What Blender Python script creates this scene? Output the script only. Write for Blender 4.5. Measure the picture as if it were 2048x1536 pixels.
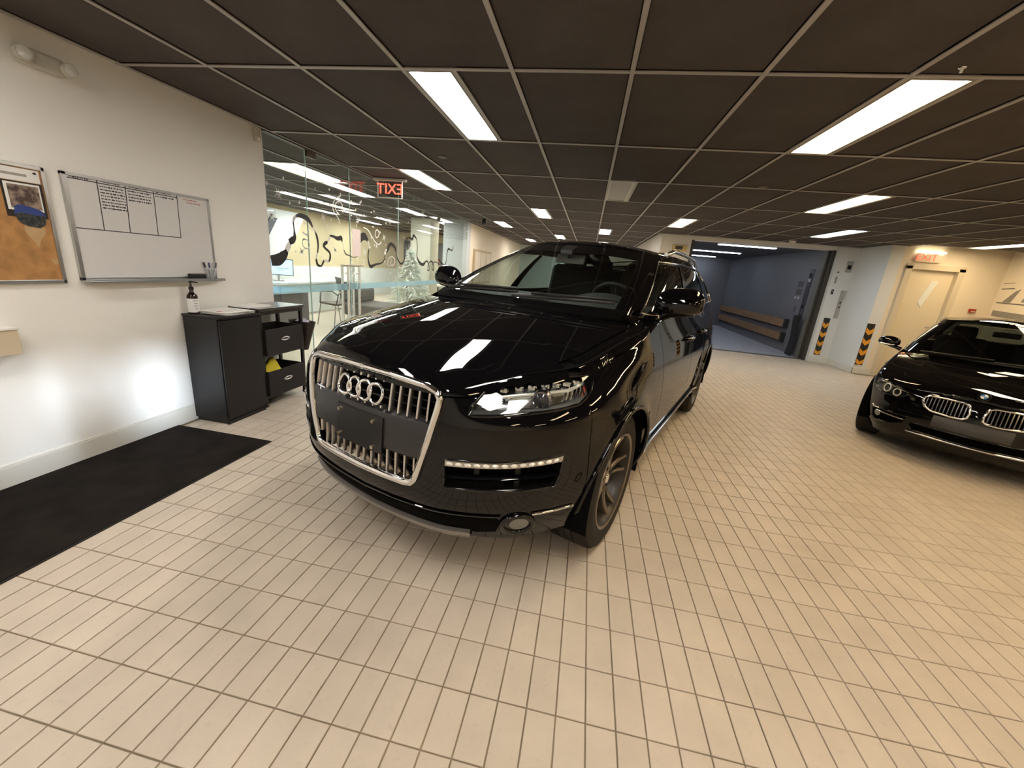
import bpy, bmesh, math, random
import numpy as np
from mathutils import Vector, Matrix

for o in list(bpy.data.objects): bpy.data.objects.remove(o, do_unlink=True)
scene = bpy.context.scene
COL = scene.collection
PI = math.pi

# ---------------------------------------------------------------- camera
H = 1.46                     # camera height
ZC = 2.4764                  # ceiling height
FPX = 806.33                 # focal length in pixels of the 2048 x 1536 frame
YAW, PITCH, ROLL = -0.159, -0.281, 0.0904
def cam_axes():
    cy, sy, cp, sp = math.cos(YAW), math.sin(YAW), math.cos(PITCH), math.sin(PITCH)
    f = Vector((sy*cp, cy*cp, sp)); r = Vector((cy, -sy, 0)); u = r.cross(f)
    return r*math.cos(ROLL)+u*math.sin(ROLL), u*math.cos(ROLL)-r*math.sin(ROLL), f
CR, CU, CF = cam_axes()
cd = bpy.data.cameras.new('camera'); cam = bpy.data.objects.new('camera', cd); COL.objects.link(cam)
cd.sensor_fit = 'HORIZONTAL'; cd.sensor_width = 36; cd.lens = FPX/2048*36
cd.clip_start = .05; cd.clip_end = 200
m = Matrix.Identity(4)
for i in range(3):
    m[i][0] = CR[i]; m[i][1] = CU[i]; m[i][2] = -CF[i]
m[2][3] = H
cam.matrix_world = m
scene.camera = cam
def to_px(p):
    d = Vector(p)-Vector((0, 0, H)); z = d.dot(CF)
    if z < .05: return None
    return 1024+FPX*d.dot(CR)/z, 768-FPX*d.dot(CU)/z

# ---------------------------------------------------------------- world, exposure
wd = bpy.data.worlds.new('world'); scene.world = wd; wd.use_nodes = True
wd.node_tree.nodes['Background'].inputs[0].default_value = (.75, .82, 1, 1)
wd.node_tree.nodes['Background'].inputs[1].default_value = .04
vs = scene.view_settings
vs.view_transform = 'Standard'; vs.look = 'None'; vs.gamma = 1; vs.exposure = 1.0; vs.use_curve_mapping = False
# low sun through added slots behind the camera, for light patches on wall_left
sd_ = bpy.data.lights.new('daylight', 'SUN'); sd_.energy = 3.6; sd_.color = (.72, .85, 1); sd_.angle = math.radians(2.2)
so_ = bpy.data.objects.new('daylight', sd_); COL.objects.link(so_)
so_.rotation_euler = Vector((-1, .80, -.205)).to_track_quat('-Z', 'Y').to_euler()
L_WHITE = (1, .94, .87); L_WARM = (1, .755, .45); L_OFFICE = (1, .98, .93); L_COOL = (.80, .90, 1)
P_MAIN, P_WARM, P_OFFICE, P_LIFT = 17.0, 13.5, 22.0, 8.0

# ---------------------------------------------------------------- helpers
class MB:
    def __init__(s): s.v = []; s.f = []
    def add(s, vs, fs):
        o = len(s.v); s.v += [tuple(map(float, p)) for p in vs]; s.f += [tuple(i+o for i in f) for f in fs]; return s
    def box(s, x0, x1, y0, y1, z0, z1):
        v = [(x, y, z) for z in (z0, z1) for y in (y0, y1) for x in (x0, x1)]
        return s.add(v, [(0, 2, 3, 1), (4, 5, 7, 6), (0, 1, 5, 4), (2, 6, 7, 3), (0, 4, 6, 2), (1, 3, 7, 5)])
    def obox(s, c, ax, ay, az):            # oriented box: centre and half axes
        c, ax, ay, az = map(Vector, (c, ax, ay, az))
        v = [c+ax*i+ay*j+az*k for k in (-1, 1) for j in (-1, 1) for i in (-1, 1)]
        return s.add(v, [(0, 2, 3, 1), (4, 5, 7, 6), (0, 1, 5, 4), (2, 6, 7, 3), (0, 4, 6, 2), (1, 3, 7, 5)])
    def cyl(s, p0, p1, r0, r1=None, n=16, caps=True):
        r1 = r0 if r1 is None else r1
        p0, p1 = Vector(p0), Vector(p1); d = (p1-p0).normalized()
        a = d.orthogonal().normalized(); b = d.cross(a)
        vs = [p+(a*math.cos(2*PI*k/n)+b*math.sin(2*PI*k/n))*r for p, r in ((p0, r0), (p1, r1)) for k in range(n)]
        fs = [(k, (k+1) % n, n+(k+1) % n, n+k) for k in range(n)]
        if caps: fs += [tuple(range(n))[::-1], tuple(range(n, 2*n))]
        return s.add(vs, fs)
    def tube(s, path, r, n=8, closed=False, sx=1.0):
        P = [Vector(p) for p in path]; N = len(P)
        up = None; vs = []
        for i in range(N):
            a = P[(i-1) % N] if (closed or i > 0) else P[i]
            b = P[(i+1) % N] if (closed or i < N-1) else P[i]
            t = (b-a)
            t = t.normalized() if t.length > 1e-9 else Vector((0, 0, 1))
            if up is None: up = t.orthogonal().normalized()
            up = (up-t*up.dot(t))
            up = up.normalized() if up.length > 1e-6 else t.orthogonal().normalized()
            w = t.cross(up); rr = r[i] if isinstance(r, (list, tuple)) else r
            vs += [P[i]+(up*math.cos(2*PI*k/n)*sx+w*math.sin(2*PI*k/n))*rr for k in range(n)]
        fs = []
        for i in range(N if closed else N-1):
            j = (i+1) % N
            fs += [(i*n+k, i*n+(k+1) % n, j*n+(k+1) % n, j*n+k) for k in range(n)]
        if not closed: fs += [tuple(range(n))[::-1], tuple(range((N-1)*n, N*n))]
        return s.add(vs, fs)
    def grid(s, rows):                      # list of equally long rows of points
        n = len(rows[0]); vs = [p for r in rows for p in r]
        fs = [(i*n+k, i*n+k+1, (i+1)*n+k+1, (i+1)*n+k) for i in range(len(rows)-1) for k in range(n-1)]
        return s.add(vs, fs)
    def lathe(s, prof, fn, n=48, closed=True):   # prof: (r, h); fn(r, ang, h) -> point
        m_ = len(prof); vs = [fn(r, 2*PI*k/n, h) for k in range(n) for r, h in prof]
        fs = [(k*m_+i, ((k+1) % n)*m_+i, ((k+1) % n)*m_+i+1, k*m_+i+1) for k in range(n) for i in range(m_-1)]
        return s.add(vs, fs)
    def prism(s, poly, fn, d0, d1):         # poly (a, b) extruded: fn(a, b, d) -> point
        n = len(poly); vs = [fn(a, b, d) for d in (d0, d1) for a, b in poly]
        fs = [(k, (k+1) % n, n+(k+1) % n, n+k) for k in range(n)]+[tuple(range(n))[::-1], tuple(range(n, 2*n))]
        return s.add(vs, fs)
    def mesh(s, name):
        me = bpy.data.meshes.new(name); me.from_pydata(s.v, [], s.f); me.validate(); me.update(); return me
    def build(s, name, mat, parent=None, smooth=None, bevel=0, fix=True, weld=0):
        me = s.mesh(name)
        if fix or weld:
            bm = bmesh.new(); bm.from_mesh(me)
            if weld: bmesh.ops.remove_doubles(bm, verts=bm.verts, dist=weld)
            if fix: bmesh.ops.recalc_face_normals(bm, faces=bm.faces)
            bm.to_mesh(me); bm.free()
        if smooth:
            me.polygons.foreach_set('use_smooth', [True]*len(me.polygons))
            if smooth < 180: me.set_sharp_from_angle(angle=math.radians(smooth))
        me.materials.append(mat)
        o = bpy.data.objects.new(name, me); COL.objects.link(o)
        if parent: o.parent = parent
        if bevel:
            b = o.modifiers.new('bevel', 'BEVEL'); b.width = bevel; b.segments = 2; b.limit_method = 'ANGLE'; b.angle_limit = .6
            b.harden_normals = False
        return o

def tag(o, label=None, cat=None, group=None, kind=None):
    if label: o['label'] = label
    if cat: o['category'] = cat
    if group: o['group'] = group
    if kind: o['kind'] = kind
    return o
def thing(name, label, cat, loc=(0, 0, 0), rotz=0, group=None):
    o = bpy.data.objects.new(name, None); COL.objects.link(o); o.empty_display_size = .1
    o.location = loc; o.rotation_euler = (0, 0, rotz)
    return tag(o, label, cat, group)
def struct(name, mb, mat, label=None, parent=None, **k):
    o = mb.build(name, mat, parent, **k)
    if not parent: o['kind'] = 'structure'
    if label: o['label'] = label
    return o
def text_obj(name, body, size, mat, parent, M, ext=.002, align='CENTER'):
    c = bpy.data.curves.new(name, 'FONT'); c.body = body; c.size = size; c.extrude = ext; c.align_x = align; c.align_y = 'CENTER'
    t = bpy.data.objects.new(name, c); COL.objects.link(t)
    dg = bpy.context.evaluated_depsgraph_get(); me = bpy.data.meshes.new_from_object(t.evaluated_get(dg))
    bpy.data.objects.remove(t, do_unlink=True)
    me.transform(M); me.materials.clear(); me.materials.append(mat)
    o = bpy.data.objects.new(name, me); COL.objects.link(o); o.parent = parent
    return o

# ---------------------------------------------------------------- materials
MATS = {}
def pm(name, col, rough=.5, metal=0, spec=.5, coat=0, emit=None, es=0, coat_rough=.03, noise=0, nscale=8, bump=0, bscale=60, alpha=1):
    if name in MATS: return MATS[name]
    mt = bpy.data.materials.new(name); mt.use_nodes = True; nt = mt.node_tree; b = nt.nodes['Principled BSDF']
    b.inputs['Base Color'].default_value = (*col, 1); b.inputs['Roughness'].default_value = rough
    b.inputs['Metallic'].default_value = metal; b.inputs['Specular IOR Level'].default_value = spec
    b.inputs['Coat Weight'].default_value = coat; b.inputs['Coat Roughness'].default_value = coat_rough
    if emit:
        b.inputs['Emission Color'].default_value = (*emit, 1); b.inputs['Emission Strength'].default_value = es
    if noise or bump:
        tc = nt.nodes.new('ShaderNodeTexCoord')
    if noise:
        n = nt.nodes.new('ShaderNodeTexNoise'); n.inputs['Scale'].default_value = nscale; n.inputs['Detail'].default_value = 5
        nt.links.new(tc.outputs['Object'], n.inputs['Vector'])
        mr = nt.nodes.new('ShaderNodeMapRange'); mr.inputs[1].default_value = .3; mr.inputs[2].default_value = .7
        mr.inputs[3].default_value = 1-noise; mr.inputs[4].default_value = 1+noise
        nt.links.new(n.outputs['Fac'], mr.inputs[0])
        mx = nt.nodes.new('ShaderNodeMix'); mx.data_type = 'RGBA'; mx.blend_type = 'MULTIPLY'; mx.inputs[0].default_value = 1
        mx.inputs[6].default_value = (*col, 1); nt.links.new(mr.outputs[0], mx.inputs[7]); nt.links.new(mx.outputs[2], b.inputs['Base Color'])
    if bump:
        n2 = nt.nodes.new('ShaderNodeTexNoise'); n2.inputs['Scale'].default_value = bscale; n2.inputs['Detail'].default_value = 3
        nt.links.new(tc.outputs['Object'], n2.inputs['Vector'])
        bp_ = nt.nodes.new('ShaderNodeBump'); bp_.inputs['Strength'].default_value = bump; bp_.inputs['Distance'].default_value = .01
        nt.links.new(n2.outputs['Fac'], bp_.inputs['Height']); nt.links.new(bp_.outputs[0], b.inputs['Normal'])
    MATS[name] = mt
    return mt
def emis(name, col, s):
    if name in MATS: return MATS[name]
    mt = bpy.data.materials.new(name); mt.use_nodes = True; nt = mt.node_tree; nt.nodes.clear()
    e = nt.nodes.new('ShaderNodeEmission'); e.inputs[0].default_value = (*col, 1); e.inputs[1].default_value = s
    o = nt.nodes.new('ShaderNodeOutputMaterial'); nt.links.new(e.outputs[0], o.inputs[0])
    MATS[name] = mt; return mt
def glass(name, tint=(1, 1, 1), ior=1.45, gloss=1.0, rough=0.0, haze=0, hazecol=(.8, .9, .95)):
    """thin pane: clear or tinted transmission plus Fresnel reflection"""
    if name in MATS: return MATS[name]
    mt = bpy.data.materials.new(name); mt.use_nodes = True; nt = mt.node_tree; nt.nodes.clear()
    t = nt.nodes.new('ShaderNodeBsdfTransparent'); t.inputs[0].default_value = (*tint, 1)
    g = nt.nodes.new('ShaderNodeBsdfGlossy'); g.inputs['Roughness'].default_value = rough
    g.inputs[0].default_value = (gloss, gloss, gloss, 1)
    f0 = ((ior-1)/(ior+1))**2                       # Schlick, same from both faces of the pane
    ge = nt.nodes.new('ShaderNodeNewGeometry'); dp = nt.nodes.new('ShaderNodeVectorMath'); dp.operation = 'DOT_PRODUCT'
    nt.links.new(ge.outputs['Incoming'], dp.inputs[0]); nt.links.new(ge.outputs['Normal'], dp.inputs[1])
    def mth(op, a, b):
        q = nt.nodes.new('ShaderNodeMath'); q.operation = op
        for k, w in enumerate((a, b)):
            if w is None: continue
            if isinstance(w, (int, float)): q.inputs[k].default_value = w
            else: nt.links.new(w, q.inputs[k])
        return q.outputs[0]
    x_ = mth('SUBTRACT', 1.0, mth('ABSOLUTE', dp.outputs['Value'], None))
    fr = mth('ADD', mth('MULTIPLY', mth('POWER', x_, 5.0), 1-f0), f0)
    mx = nt.nodes.new('ShaderNodeMixShader'); nt.links.new(fr, mx.inputs[0])
    src = t
    if haze:
        d = nt.nodes.new('ShaderNodeBsdfTranslucent'); d.inputs[0].default_value = (*hazecol, 1)
        d2 = nt.nodes.new('ShaderNodeBsdfDiffuse'); d2.inputs[0].default_value = (*hazecol, 1)
        m0 = nt.nodes.new('ShaderNodeMixShader'); m0.inputs[0].default_value = .5
        nt.links.new(d.outputs[0], m0.inputs[1]); nt.links.new(d2.outputs[0], m0.inputs[2])
        m2 = nt.nodes.new('ShaderNodeMixShader'); m2.inputs[0].default_value = haze
        nt.links.new(t.outputs[0], m2.inputs[1]); nt.links.new(m0.outputs[0], m2.inputs[2]); src = m2
    nt.links.new(src.outputs[0], mx.inputs[1]); nt.links.new(g.outputs[0], mx.inputs[2])
    o = nt.nodes.new('ShaderNodeOutputMaterial'); nt.links.new(mx.outputs[0], o.inputs[0])
    MATS[name] = mt; return mt

WALLW = pm('wall paint white', (.86, .845, .80), .75, spec=.2, bump=.08, bscale=90)
WALLB = pm('wall paint beige', (.80, .71, .56), .7, spec=.2, bump=.08, bscale=90)
TRIMW = pm('trim paint', (.70, .68, .62), .45)
BLACKP = pm('black plastic', (.012, .011, .011), .42)
BLACKM = pm('black metal', (.014, .013, .013), .35, metal=.2)
CHROME = pm('chrome', (.78, .78, .78), .08, metal=1)
STEEL = pm('brushed steel', (.52, .51, .49), .3, metal=1)
ALU = pm('aluminium frame', (.55, .56, .56), .32, metal=1)
PAPER = pm('paper', (.80, .79, .76), .7)
# ---------------------------------------------------------------- car body surfaces
def catmull(pts, n=10):
    P = np.array(pts, float); out = []
    for i in range(len(P)-1):
        p1, p2 = P[i], P[i+1]
        p0 = P[i-1] if i > 0 else 2*p1-p2
        p3 = P[i+2] if i+2 < len(P) else 2*p2-p1
        for k in range(n):
            t = k/n
            out.append(.5*(2*p1+(p2-p0)*t+(2*p0-5*p1+4*p2-p3)*t*t+(3*p1-p0-3*p2+p3)*t**3))
    out.append(P[-1])
    return np.array(out)

def lut(pairs):
    a = catmull(pairs, 8)
    return lambda x: np.interp(x, a[:, 0], a[:, 1])

class Shell:
    """lower body: plan contour (half, front centre -> rear centre) with inset profiles by height"""
    def __init__(self, contour, fi, si, ri, wtop, wbot, arches, hc, roll, flare=0.0, lean=0.0):
        c = catmull(contour, 24)
        self.c = c
        d = np.r_[0, np.cumsum(np.hypot(*np.diff(c, axis=0).T))]
        self.s = d; self.S = d[-1]
        t = np.gradient(c, d, axis=0); t /= np.linalg.norm(t, axis=1)[:, None]
        self.n = np.c_[t[:, 1], -t[:, 0]]
        self.fi, self.si, self.ri = lut(fi), lut(si), lut(ri)
        self.wtop, self.wbot, self.arches = lut(wtop), lut(wbot), arches
        self.hc, self.roll, self.flare = lut(hc), roll, flare; self.lean = lean
    def base(self, s):
        return np.array([np.interp(s, self.s, self.c[:, 0]), np.interp(s, self.s, self.c[:, 1])])
    def nrm(self, s):
        n = np.array([np.interp(s, self.s, self.n[:, 0]), np.interp(s, self.s, self.n[:, 1])])
        return n/np.hypot(*n)
    def pt(self, s, w, off=0.0, side=1):
        b = self.base(s); n = self.nrm(s)
        e = self.fi(w) if n[1] < 0 else self.ri(w)
        x = 0.0
        if self.lean and w > .84 and s < 2.0:
            k = min(1, max(0, (s-.40)/.32)); k2 = min(1, max(0, (2.0-s)/.9))
            x = self.lean*k*k*(3-2*k)*k2*k2*(3-2*k2)*(w-.84)**1.6
        e = e+x
        if self.flare and w < 1.05:
            for vc, zc, r in self.arches:
                d = math.hypot(b[1]-vc, w-zc); off = off+self.flare*math.exp(-((d-r)/.085)**2)*min(1, abs(n[0])**4)*min(1, max(0, (1.03-w)/.16))
        u = b[0]-n[0]*(self.si(w)+.45*x-off); v = b[1]-n[1]*(e-off)
        return np.array([side*max(u, 0.0), v, w])
    def s_of_v(self, v):
        k = np.argmax(self.c[:, 0] > .98*self.c[:, 0].max())
        return float(np.interp(v, self.c[:, 1], self.s))
    def bot(self, s):
        v = self.base(s)[1]; w = float(self.wbot(s))
        for vc, zc, r in self.arches:
            if abs(v-vc) < r:
                w = max(w, zc+math.sqrt(r*r-(v-vc)**2))
        return w
    def top(self, s):
        return float(self.wtop(s))
def inpoly(p, poly):
    x, y = p; c = False; n = len(poly); j = n-1
    for i in range(n):
        xi, yi = poly[i]; xj, yj = poly[j]
        if (yi > y) != (yj > y) and x < (xj-xi)*(y-yi)/(yj-yi)+xi: c = not c
        j = i
    return c
def signed(sh, s, w, off=0): return tuple(sh.pt(abs(s), w, off, -1 if s < 0 else 1))
def shell_grid(sh, ss, nrow, off=0.0, holes=(), trim=0.0, lo=None, hi=None):
    """wall panel of the lower body over signed contour positions ss"""
    mb = MB(); idx = {}
    pts = []
    for s in ss:
        a = sh.bot(abs(s)) if lo is None else max(lo, sh.bot(abs(s))); b = sh.top(abs(s))-trim
        if hi is not None: b = min(b, hi)
        pts.append([(s, a+(b-a)*k/nrow) for k in range(nrow+1)])
    vs = [signed(sh, s, w, off) for col in pts for s, w in col]; fs = []
    for i in range(len(ss)-1):
        for k in range(nrow):
            q = (pts[i][k], pts[i+1][k], pts[i+1][k+1], pts[i][k+1])
            c = (sum(abs(p[0]) for p in q)/4, sum(p[1] for p in q)/4)
            if any(inpoly(c, h) for h in holes): continue
            fs.append((i*(nrow+1)+k, (i+1)*(nrow+1)+k, (i+1)*(nrow+1)+k+1, i*(nrow+1)+k+1))
    return mb.add(vs, fs)
def hood_fn(sh, smax, dome=None):
    S = np.linspace(0, smax*1.15, 260)
    E = np.array([sh.pt(s, sh.top(s))[:2] for s in S]); T = np.array([sh.top(s) for s in S])
    E2 = np.vstack([E, E*[-1, 1]])
    def W(u, v):
        se = float(np.interp(v, E[:, 1], S)); ue = max(float(np.interp(v, E[:, 1], E[:, 0])), 1e-4); we = float(np.interp(v, E[:, 1], T))+sh.roll
        k = min(abs(u)/ue, 1); wc = float(sh.hc(v))
        w = wc*(1-k**2.4)+we*k**2.4
        if dome: w += dome(abs(u), v)
        d = float(np.min(np.hypot(E2[:, 0]-u, E2[:, 1]-v))) if k < 1 else 0.0
        if d < sh.roll:
            q = 1-d/sh.roll
            w0 = float(np.interp(v, E[:, 1], T))+sh.roll
            f = d/sh.roll
            w = (w*f+w0*(1-f))-sh.roll*(1-math.sqrt(max(0, 1-q*q)))
        return w
    return W, S, E
def hood_grid(sh, W, ss, a0, a1, na, off=0.0):
    """strip of the top surface between lateral fractions a0..a1 over contour rows ss"""
    rows = []
    for s in ss:
        e = sh.pt(s, sh.top(s))
        rows.append([(e[0]*a, e[1], W(e[0]*a, e[1])+off) for a in np.linspace(a0, a1, na+1)])
    return MB().grid(rows)
class Cabin:
    def __init__(self, base, top, bulge, crown, vlo, vhi):
        self.b = np.array(base, float); self.t = np.array(top, float); self.bulge = bulge
        self.crown = lut(crown); self.vlo, self.vhi = vlo, vhi; self.n = len(base)
        c = np.array([0, self.b[:, 1].mean()+.2])
        r = np.array([self.b[:, 0], self.b[:, 1]-c[1]]).T
        r[:, 1] *= .35
        self.nr = r/np.linalg.norm(r, axis=1)[:, None]
    def ctrl(self, h):
        P = self.b*(1-h)+self.t*h
        k = self.bulge*4*h*(1-h)
        P = P.copy(); P[:, :2] += self.nr*k
        return P
    def at(self, t, h, off=0.0, side=1):
        P = self.ctrl(h)
        i = min(int(t), self.n-2); f = t-i
        g = lambda j: P[j] if 0 <= j < self.n else (P[1]*[-1, 1, 1] if j < 0 else P[self.n-2]*[-1, 1, 1])
        p0, p1, p2, p3 = g(i-1), P[i], P[i+1], g(i+2)
        p = .5*(2*p1+(p2-p0)*f+(2*p0-5*p1+4*p2-p3)*f*f+(3*p1-p0-3*p2+p3)*f**3)
        if off:
            e = 1e-3; a = self.at(min(t+e*10, self.n-1), h)-self.at(max(t-e*10, 0), h)
            b = self.at(t, min(h+.01, 1.0))-self.at(t, max(h-.01, 0))
            n = np.cross(a, b); n /= max(np.linalg.norm(n), 1e-9)
            if n[2] < -.2 or (n[:2]*self.nr[min(int(t+.5), self.n-1)]).sum() < 0: n = -n
            p = p+n*off
        return np.array([side*p[0], p[1], p[2]])
    def roof(self, t, r, side=1):
        a = self.at(t, 1.0); v = min(max(a[1], self.vlo), self.vhi)
        p = np.array([a[0]*(1-r), a[1]+(v-a[1])*r, a[2]+(float(self.crown(v))-a[2])*math.sin(r*PI/2)])
        p[0] *= side
        return p
def cabin_grid(cb, ts, hs, side, off=0.0):
    return MB().grid([[tuple(cb.at(t, h, off, side)) for h in hs] for t in ts])

def wheel(car, u, v, R, wid, rr, steer=0, rim=None, tire=None, spokes=5, side=1, twin=True, disc=True):
    """wheel part: tyre, rim, spokes, hub, brake; side = +1 outer face towards +u"""
    w = bpy.data.objects.new('wheel', None)
    def loc(r, a, h):                       # h outwards along the axle
        x = side*h; y = r*math.sin(a); z = R+r*math.cos(a)
        c, s = math.cos(steer), math.sin(steer)
        return (u+x*c-y*s, v+x*s+y*c, z)
    hw = wid/2
    # tyre
    prof = [(rr-.012, -hw*.80), (rr+.004, -hw*.92), (rr+.05, -hw), (R-.045, -hw*.98), (R-.012, -hw*.88), (R-.001, -hw*.72)]
    for a, b in ((-.62, -.36), (-.28, -.06), (.06, .28), (.36, .62)):
        prof += [(R, hw*a), (R, hw*b), (R-.008, hw*b+.002), (R-.008, hw*(b+.06))]
    prof = prof[:-2]+[(R-.001, hw*.72), (R-.012, hw*.88), (R-.045, hw*.98), (rr+.05, hw), (rr+.02, hw*.97), (rr+.004, hw*.92), (rr-.012, hw*.80)]
    n = 144; mb = MB(); M_ = len(prof)
    vs = []
    for k in range(n):
        a = 2*PI*k/n
        for r, h in prof:
            if abs(h) > hw*.60 and r > R-.02 and k % 2: r -= .007
            vs.append(loc(r, a, h))
    fs = [(k*M_+i, ((k+1) % n)*M_+i, ((k+1) % n)*M_+i+1, k*M_+i+1) for k in range(n) for i in range(M_-1)]
    t = mb.add(vs, fs).build('wheel', tire, car, smooth=35)
    MB().lathe([(rr-.045, -hw*.8), (rr-.03, -hw*.5), (rr-.03, hw*.5), (rr-.012, hw*.72), (rr+.006, hw*.90), (rr+.004, hw*.95), (rr-.012, hw*.93), (rr-.022, hw*.80), (rr-.028, hw*.55)], loc, 64).build('rim_barrel', pm('rim barrel dark', (.05, .045, .04), .4, metal=.8), t, smooth=50)
    MB().lathe([(rr-.020, hw*.80), (rr-.008, hw*.95), (rr+.006, hw*.97), (rr+.010, hw*.90)], loc, 64).build('rim_lip', rim, t, smooth=50)
    sp = MB()
    def bar(a0, a1, w0, w1, r0, r1):
        rows = []
        for q in range(9):
            f = q/8; r = r0+(r1-r0)*f; a = a0+(a1-a0)*f; wd = (w0+(w1-w0)*f)/r; h = hw*(.60+.26*f-.22*math.sin(f*PI)*.6)
            rows.append([loc(r, a-wd, h-.045), loc(r, a-wd, h-.010), loc(r, a-wd*.55, h), loc(r, a+wd*.55, h), loc(r, a+wd, h-.010), loc(r, a+wd, h-.045)])
        sp.grid(rows)
    for k in range(spokes):
        a = 2*PI*k/spokes+.25
        if twin:
            bar(a-.15, a-.19, .017, .014, .055, rr-.01); bar(a+.15, a+.19, .017, .014, .055, rr-.01)
        else: bar(a, a, .03, .035, .05, rr-.01)
    sp.build('spokes', rim, t, smooth=50)
    hub = MB().lathe([(0, hw*.62), (.030, hw*.62), (.034, hw*.60), (.075, hw*.56), (.082, hw*.42), (.082, hw*.2)], loc, 32).build('hub', rim, t, smooth=40)
    MB().lathe([(0, hw*.655), (.024, hw*.65), (.028, hw*.62)], loc, 24).build('centre_cap', CHROME, hub, smooth=40)
    bo = MB()
    for k in range(5):
        a = 2*PI*k/5; c0 = loc(.056, a, hw*.56); c1 = loc(.056, a, hw*.61); bo.cyl(c0, c1, .011, n=8)
    bo.build('bolts', BLACKM, hub)
    if disc:
        MB().lathe([(.08, hw*.05), (.18, hw*.05), (.18, -.01), (.08, -.01)], loc, 48).build('brake_disc', pm('brake disc', (.25, .24, .23), .35, metal=1), t, smooth=30)
        cal = MB(); cal.grid([[loc(r, a, h) for r, h in ((.12, .06*hw/.13), (.195, .06*hw/.13), (.20, -.03), (.12, -.03))] for a in np.linspace(-2.0, -1.2, 8)])
        cal.build('brake_caliper', pm('caliper', (.10, .09, .085), .5), t)
    return t
def patch_on(sh, poly, off, n=1.0, fn=None):
    """flat-filled polygon (s, w) laid on the body surface as a fan grid"""
    c = np.mean(poly, axis=0); rows = []
    P = np.array(poly+[poly[0]], float)
    Q = []
    for a, b in zip(P[:-1], P[1:]):
        k = max(1, int(np.hypot(*(b-a))/.02))
        for q in range(k): Q.append(a+(b-a)*q/k)
    Q.append(P[-1])
    for f in np.linspace(0, 1, 7):
        rows.append([tuple(sh.pt(abs(x), y, off, 1)) for x, y in (c+(q-c)*f for q in Q)])
    return MB().grid(rows)
def mirror_mb(mb): mb.v = [(-x, y, z) for x, y, z in mb.v]; mb.f = [f[::-1] for f in mb.f]; return mb
def loop_on(sh, poly, off, r, n=6, dens=.02, closed=True, side=1, sx=1.0):
    P = np.array(poly+([poly[0]] if closed else []), float); Q = []
    for a, b in zip(P[:-1], P[1:]):
        k = max(1, int(np.hypot(*(b-a))/dens))
        for q in range(k): Q.append(a+(b-a)*q/k)
    if not closed: Q.append(P[-1])
    return MB().tube([tuple(sh.pt(abs(x), y, off, side if x >= 0 else -side)) for x, y in Q], r, n, closed=closed, sx=sx)
# ================================================================ ROOM SHELL
XL, XR = -3.1, 7.4
YB, YE = -3.6, 19.2
def tile_mat():
    mt = pm('floor tile', (.565, .49, .40), .45, spec=.3)
    nt = mt.node_tree; b = nt.nodes['Principled BSDF']
    g = nt.nodes.new('ShaderNodeNewGeometry')
    # one random tone per tile, from the tile cell the point lies in
    mp = nt.nodes.new('ShaderNodeVectorMath'); mp.operation = 'SUBTRACT'; mp.inputs[1].default_value = (TX0, TY0, 0)
    dv = nt.nodes.new('ShaderNodeVectorMath'); dv.operation = 'DIVIDE'; dv.inputs[1].default_value = (TSX, TSY, 1e3)
    fl = nt.nodes.new('ShaderNodeVectorMath'); fl.operation = 'FLOOR'
    wn = nt.nodes.new('ShaderNodeTexWhiteNoise')
    nt.links.new(g.outputs['Position'], mp.inputs[0]); nt.links.new(mp.outputs[0], dv.inputs[0]); nt.links.new(dv.outputs[0], fl.inputs[0]); nt.links.new(fl.outputs[0], wn.inputs['Vector'])
    n = nt.nodes.new('ShaderNodeTexNoise'); n.inputs['Scale'].default_value = 5; n.inputs['Detail'].default_value = 8
    nt.links.new(g.outputs['Position'], n.inputs['Vector'])
    n3 = nt.nodes.new('ShaderNodeTexNoise'); n3.inputs['Scale'].default_value = 38; n3.inputs['Detail'].default_value = 4
    nt.links.new(g.outputs['Position'], n3.inputs['Vector'])
    m1 = nt.nodes.new('ShaderNodeMapRange'); m1.inputs[3].default_value = .965; m1.inputs[4].default_value = 1.025; nt.links.new(wn.outputs['Value'], m1.inputs[0])
    m2 = nt.nodes.new('ShaderNodeMapRange'); m2.inputs[1].default_value = .3; m2.inputs[2].default_value = .7; m2.inputs[3].default_value = .93; m2.inputs[4].default_value = 1.05; nt.links.new(n.outputs['Fac'], m2.inputs[0])
    m3 = nt.nodes.new('ShaderNodeMapRange'); m3.inputs[1].default_value = .25; m3.inputs[2].default_value = .4; m3.inputs[3].default_value = .90; m3.inputs[4].default_value = 1; nt.links.new(n3.outputs['Fac'], m3.inputs[0])
    a = nt.nodes.new('ShaderNodeMath'); a.operation = 'MULTIPLY'; nt.links.new(m1.outputs[0], a.inputs[0]); nt.links.new(m2.outputs[0], a.inputs[1])
    a2 = nt.nodes.new('ShaderNodeMath'); a2.operation = 'MULTIPLY'; nt.links.new(a.outputs[0], a2.inputs[0]); nt.links.new(m3.outputs[0], a2.inputs[1])
    mx = nt.nodes.new('ShaderNodeMix'); mx.data_type = 'RGBA'; mx.blend_type = 'MULTIPLY'; mx.inputs[0].default_value = 1
    mx.inputs[6].default_value = (.565, .49, .40, 1); nt.links.new(a2.outputs[0], mx.inputs[7]); nt.links.new(mx.outputs[2], b.inputs['Base Color'])
    bp_ = nt.nodes.new('ShaderNodeBump'); bp_.inputs['Strength'].default_value = .12; bp_.inputs['Distance'].default_value = .01
    nt.links.new(n3.outputs['Fac'], bp_.inputs['Height']); nt.links.new(bp_.outputs[0], b.inputs['Normal'])
    return mt
TX0, TY0, TSX, TSY = .1886, 1.046, .1015, .2028
TILE = tile_mat()
GROUT = pm('grout', (.30, .245, .17), .9, spec=.1, noise=.25, nscale=3)
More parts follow.
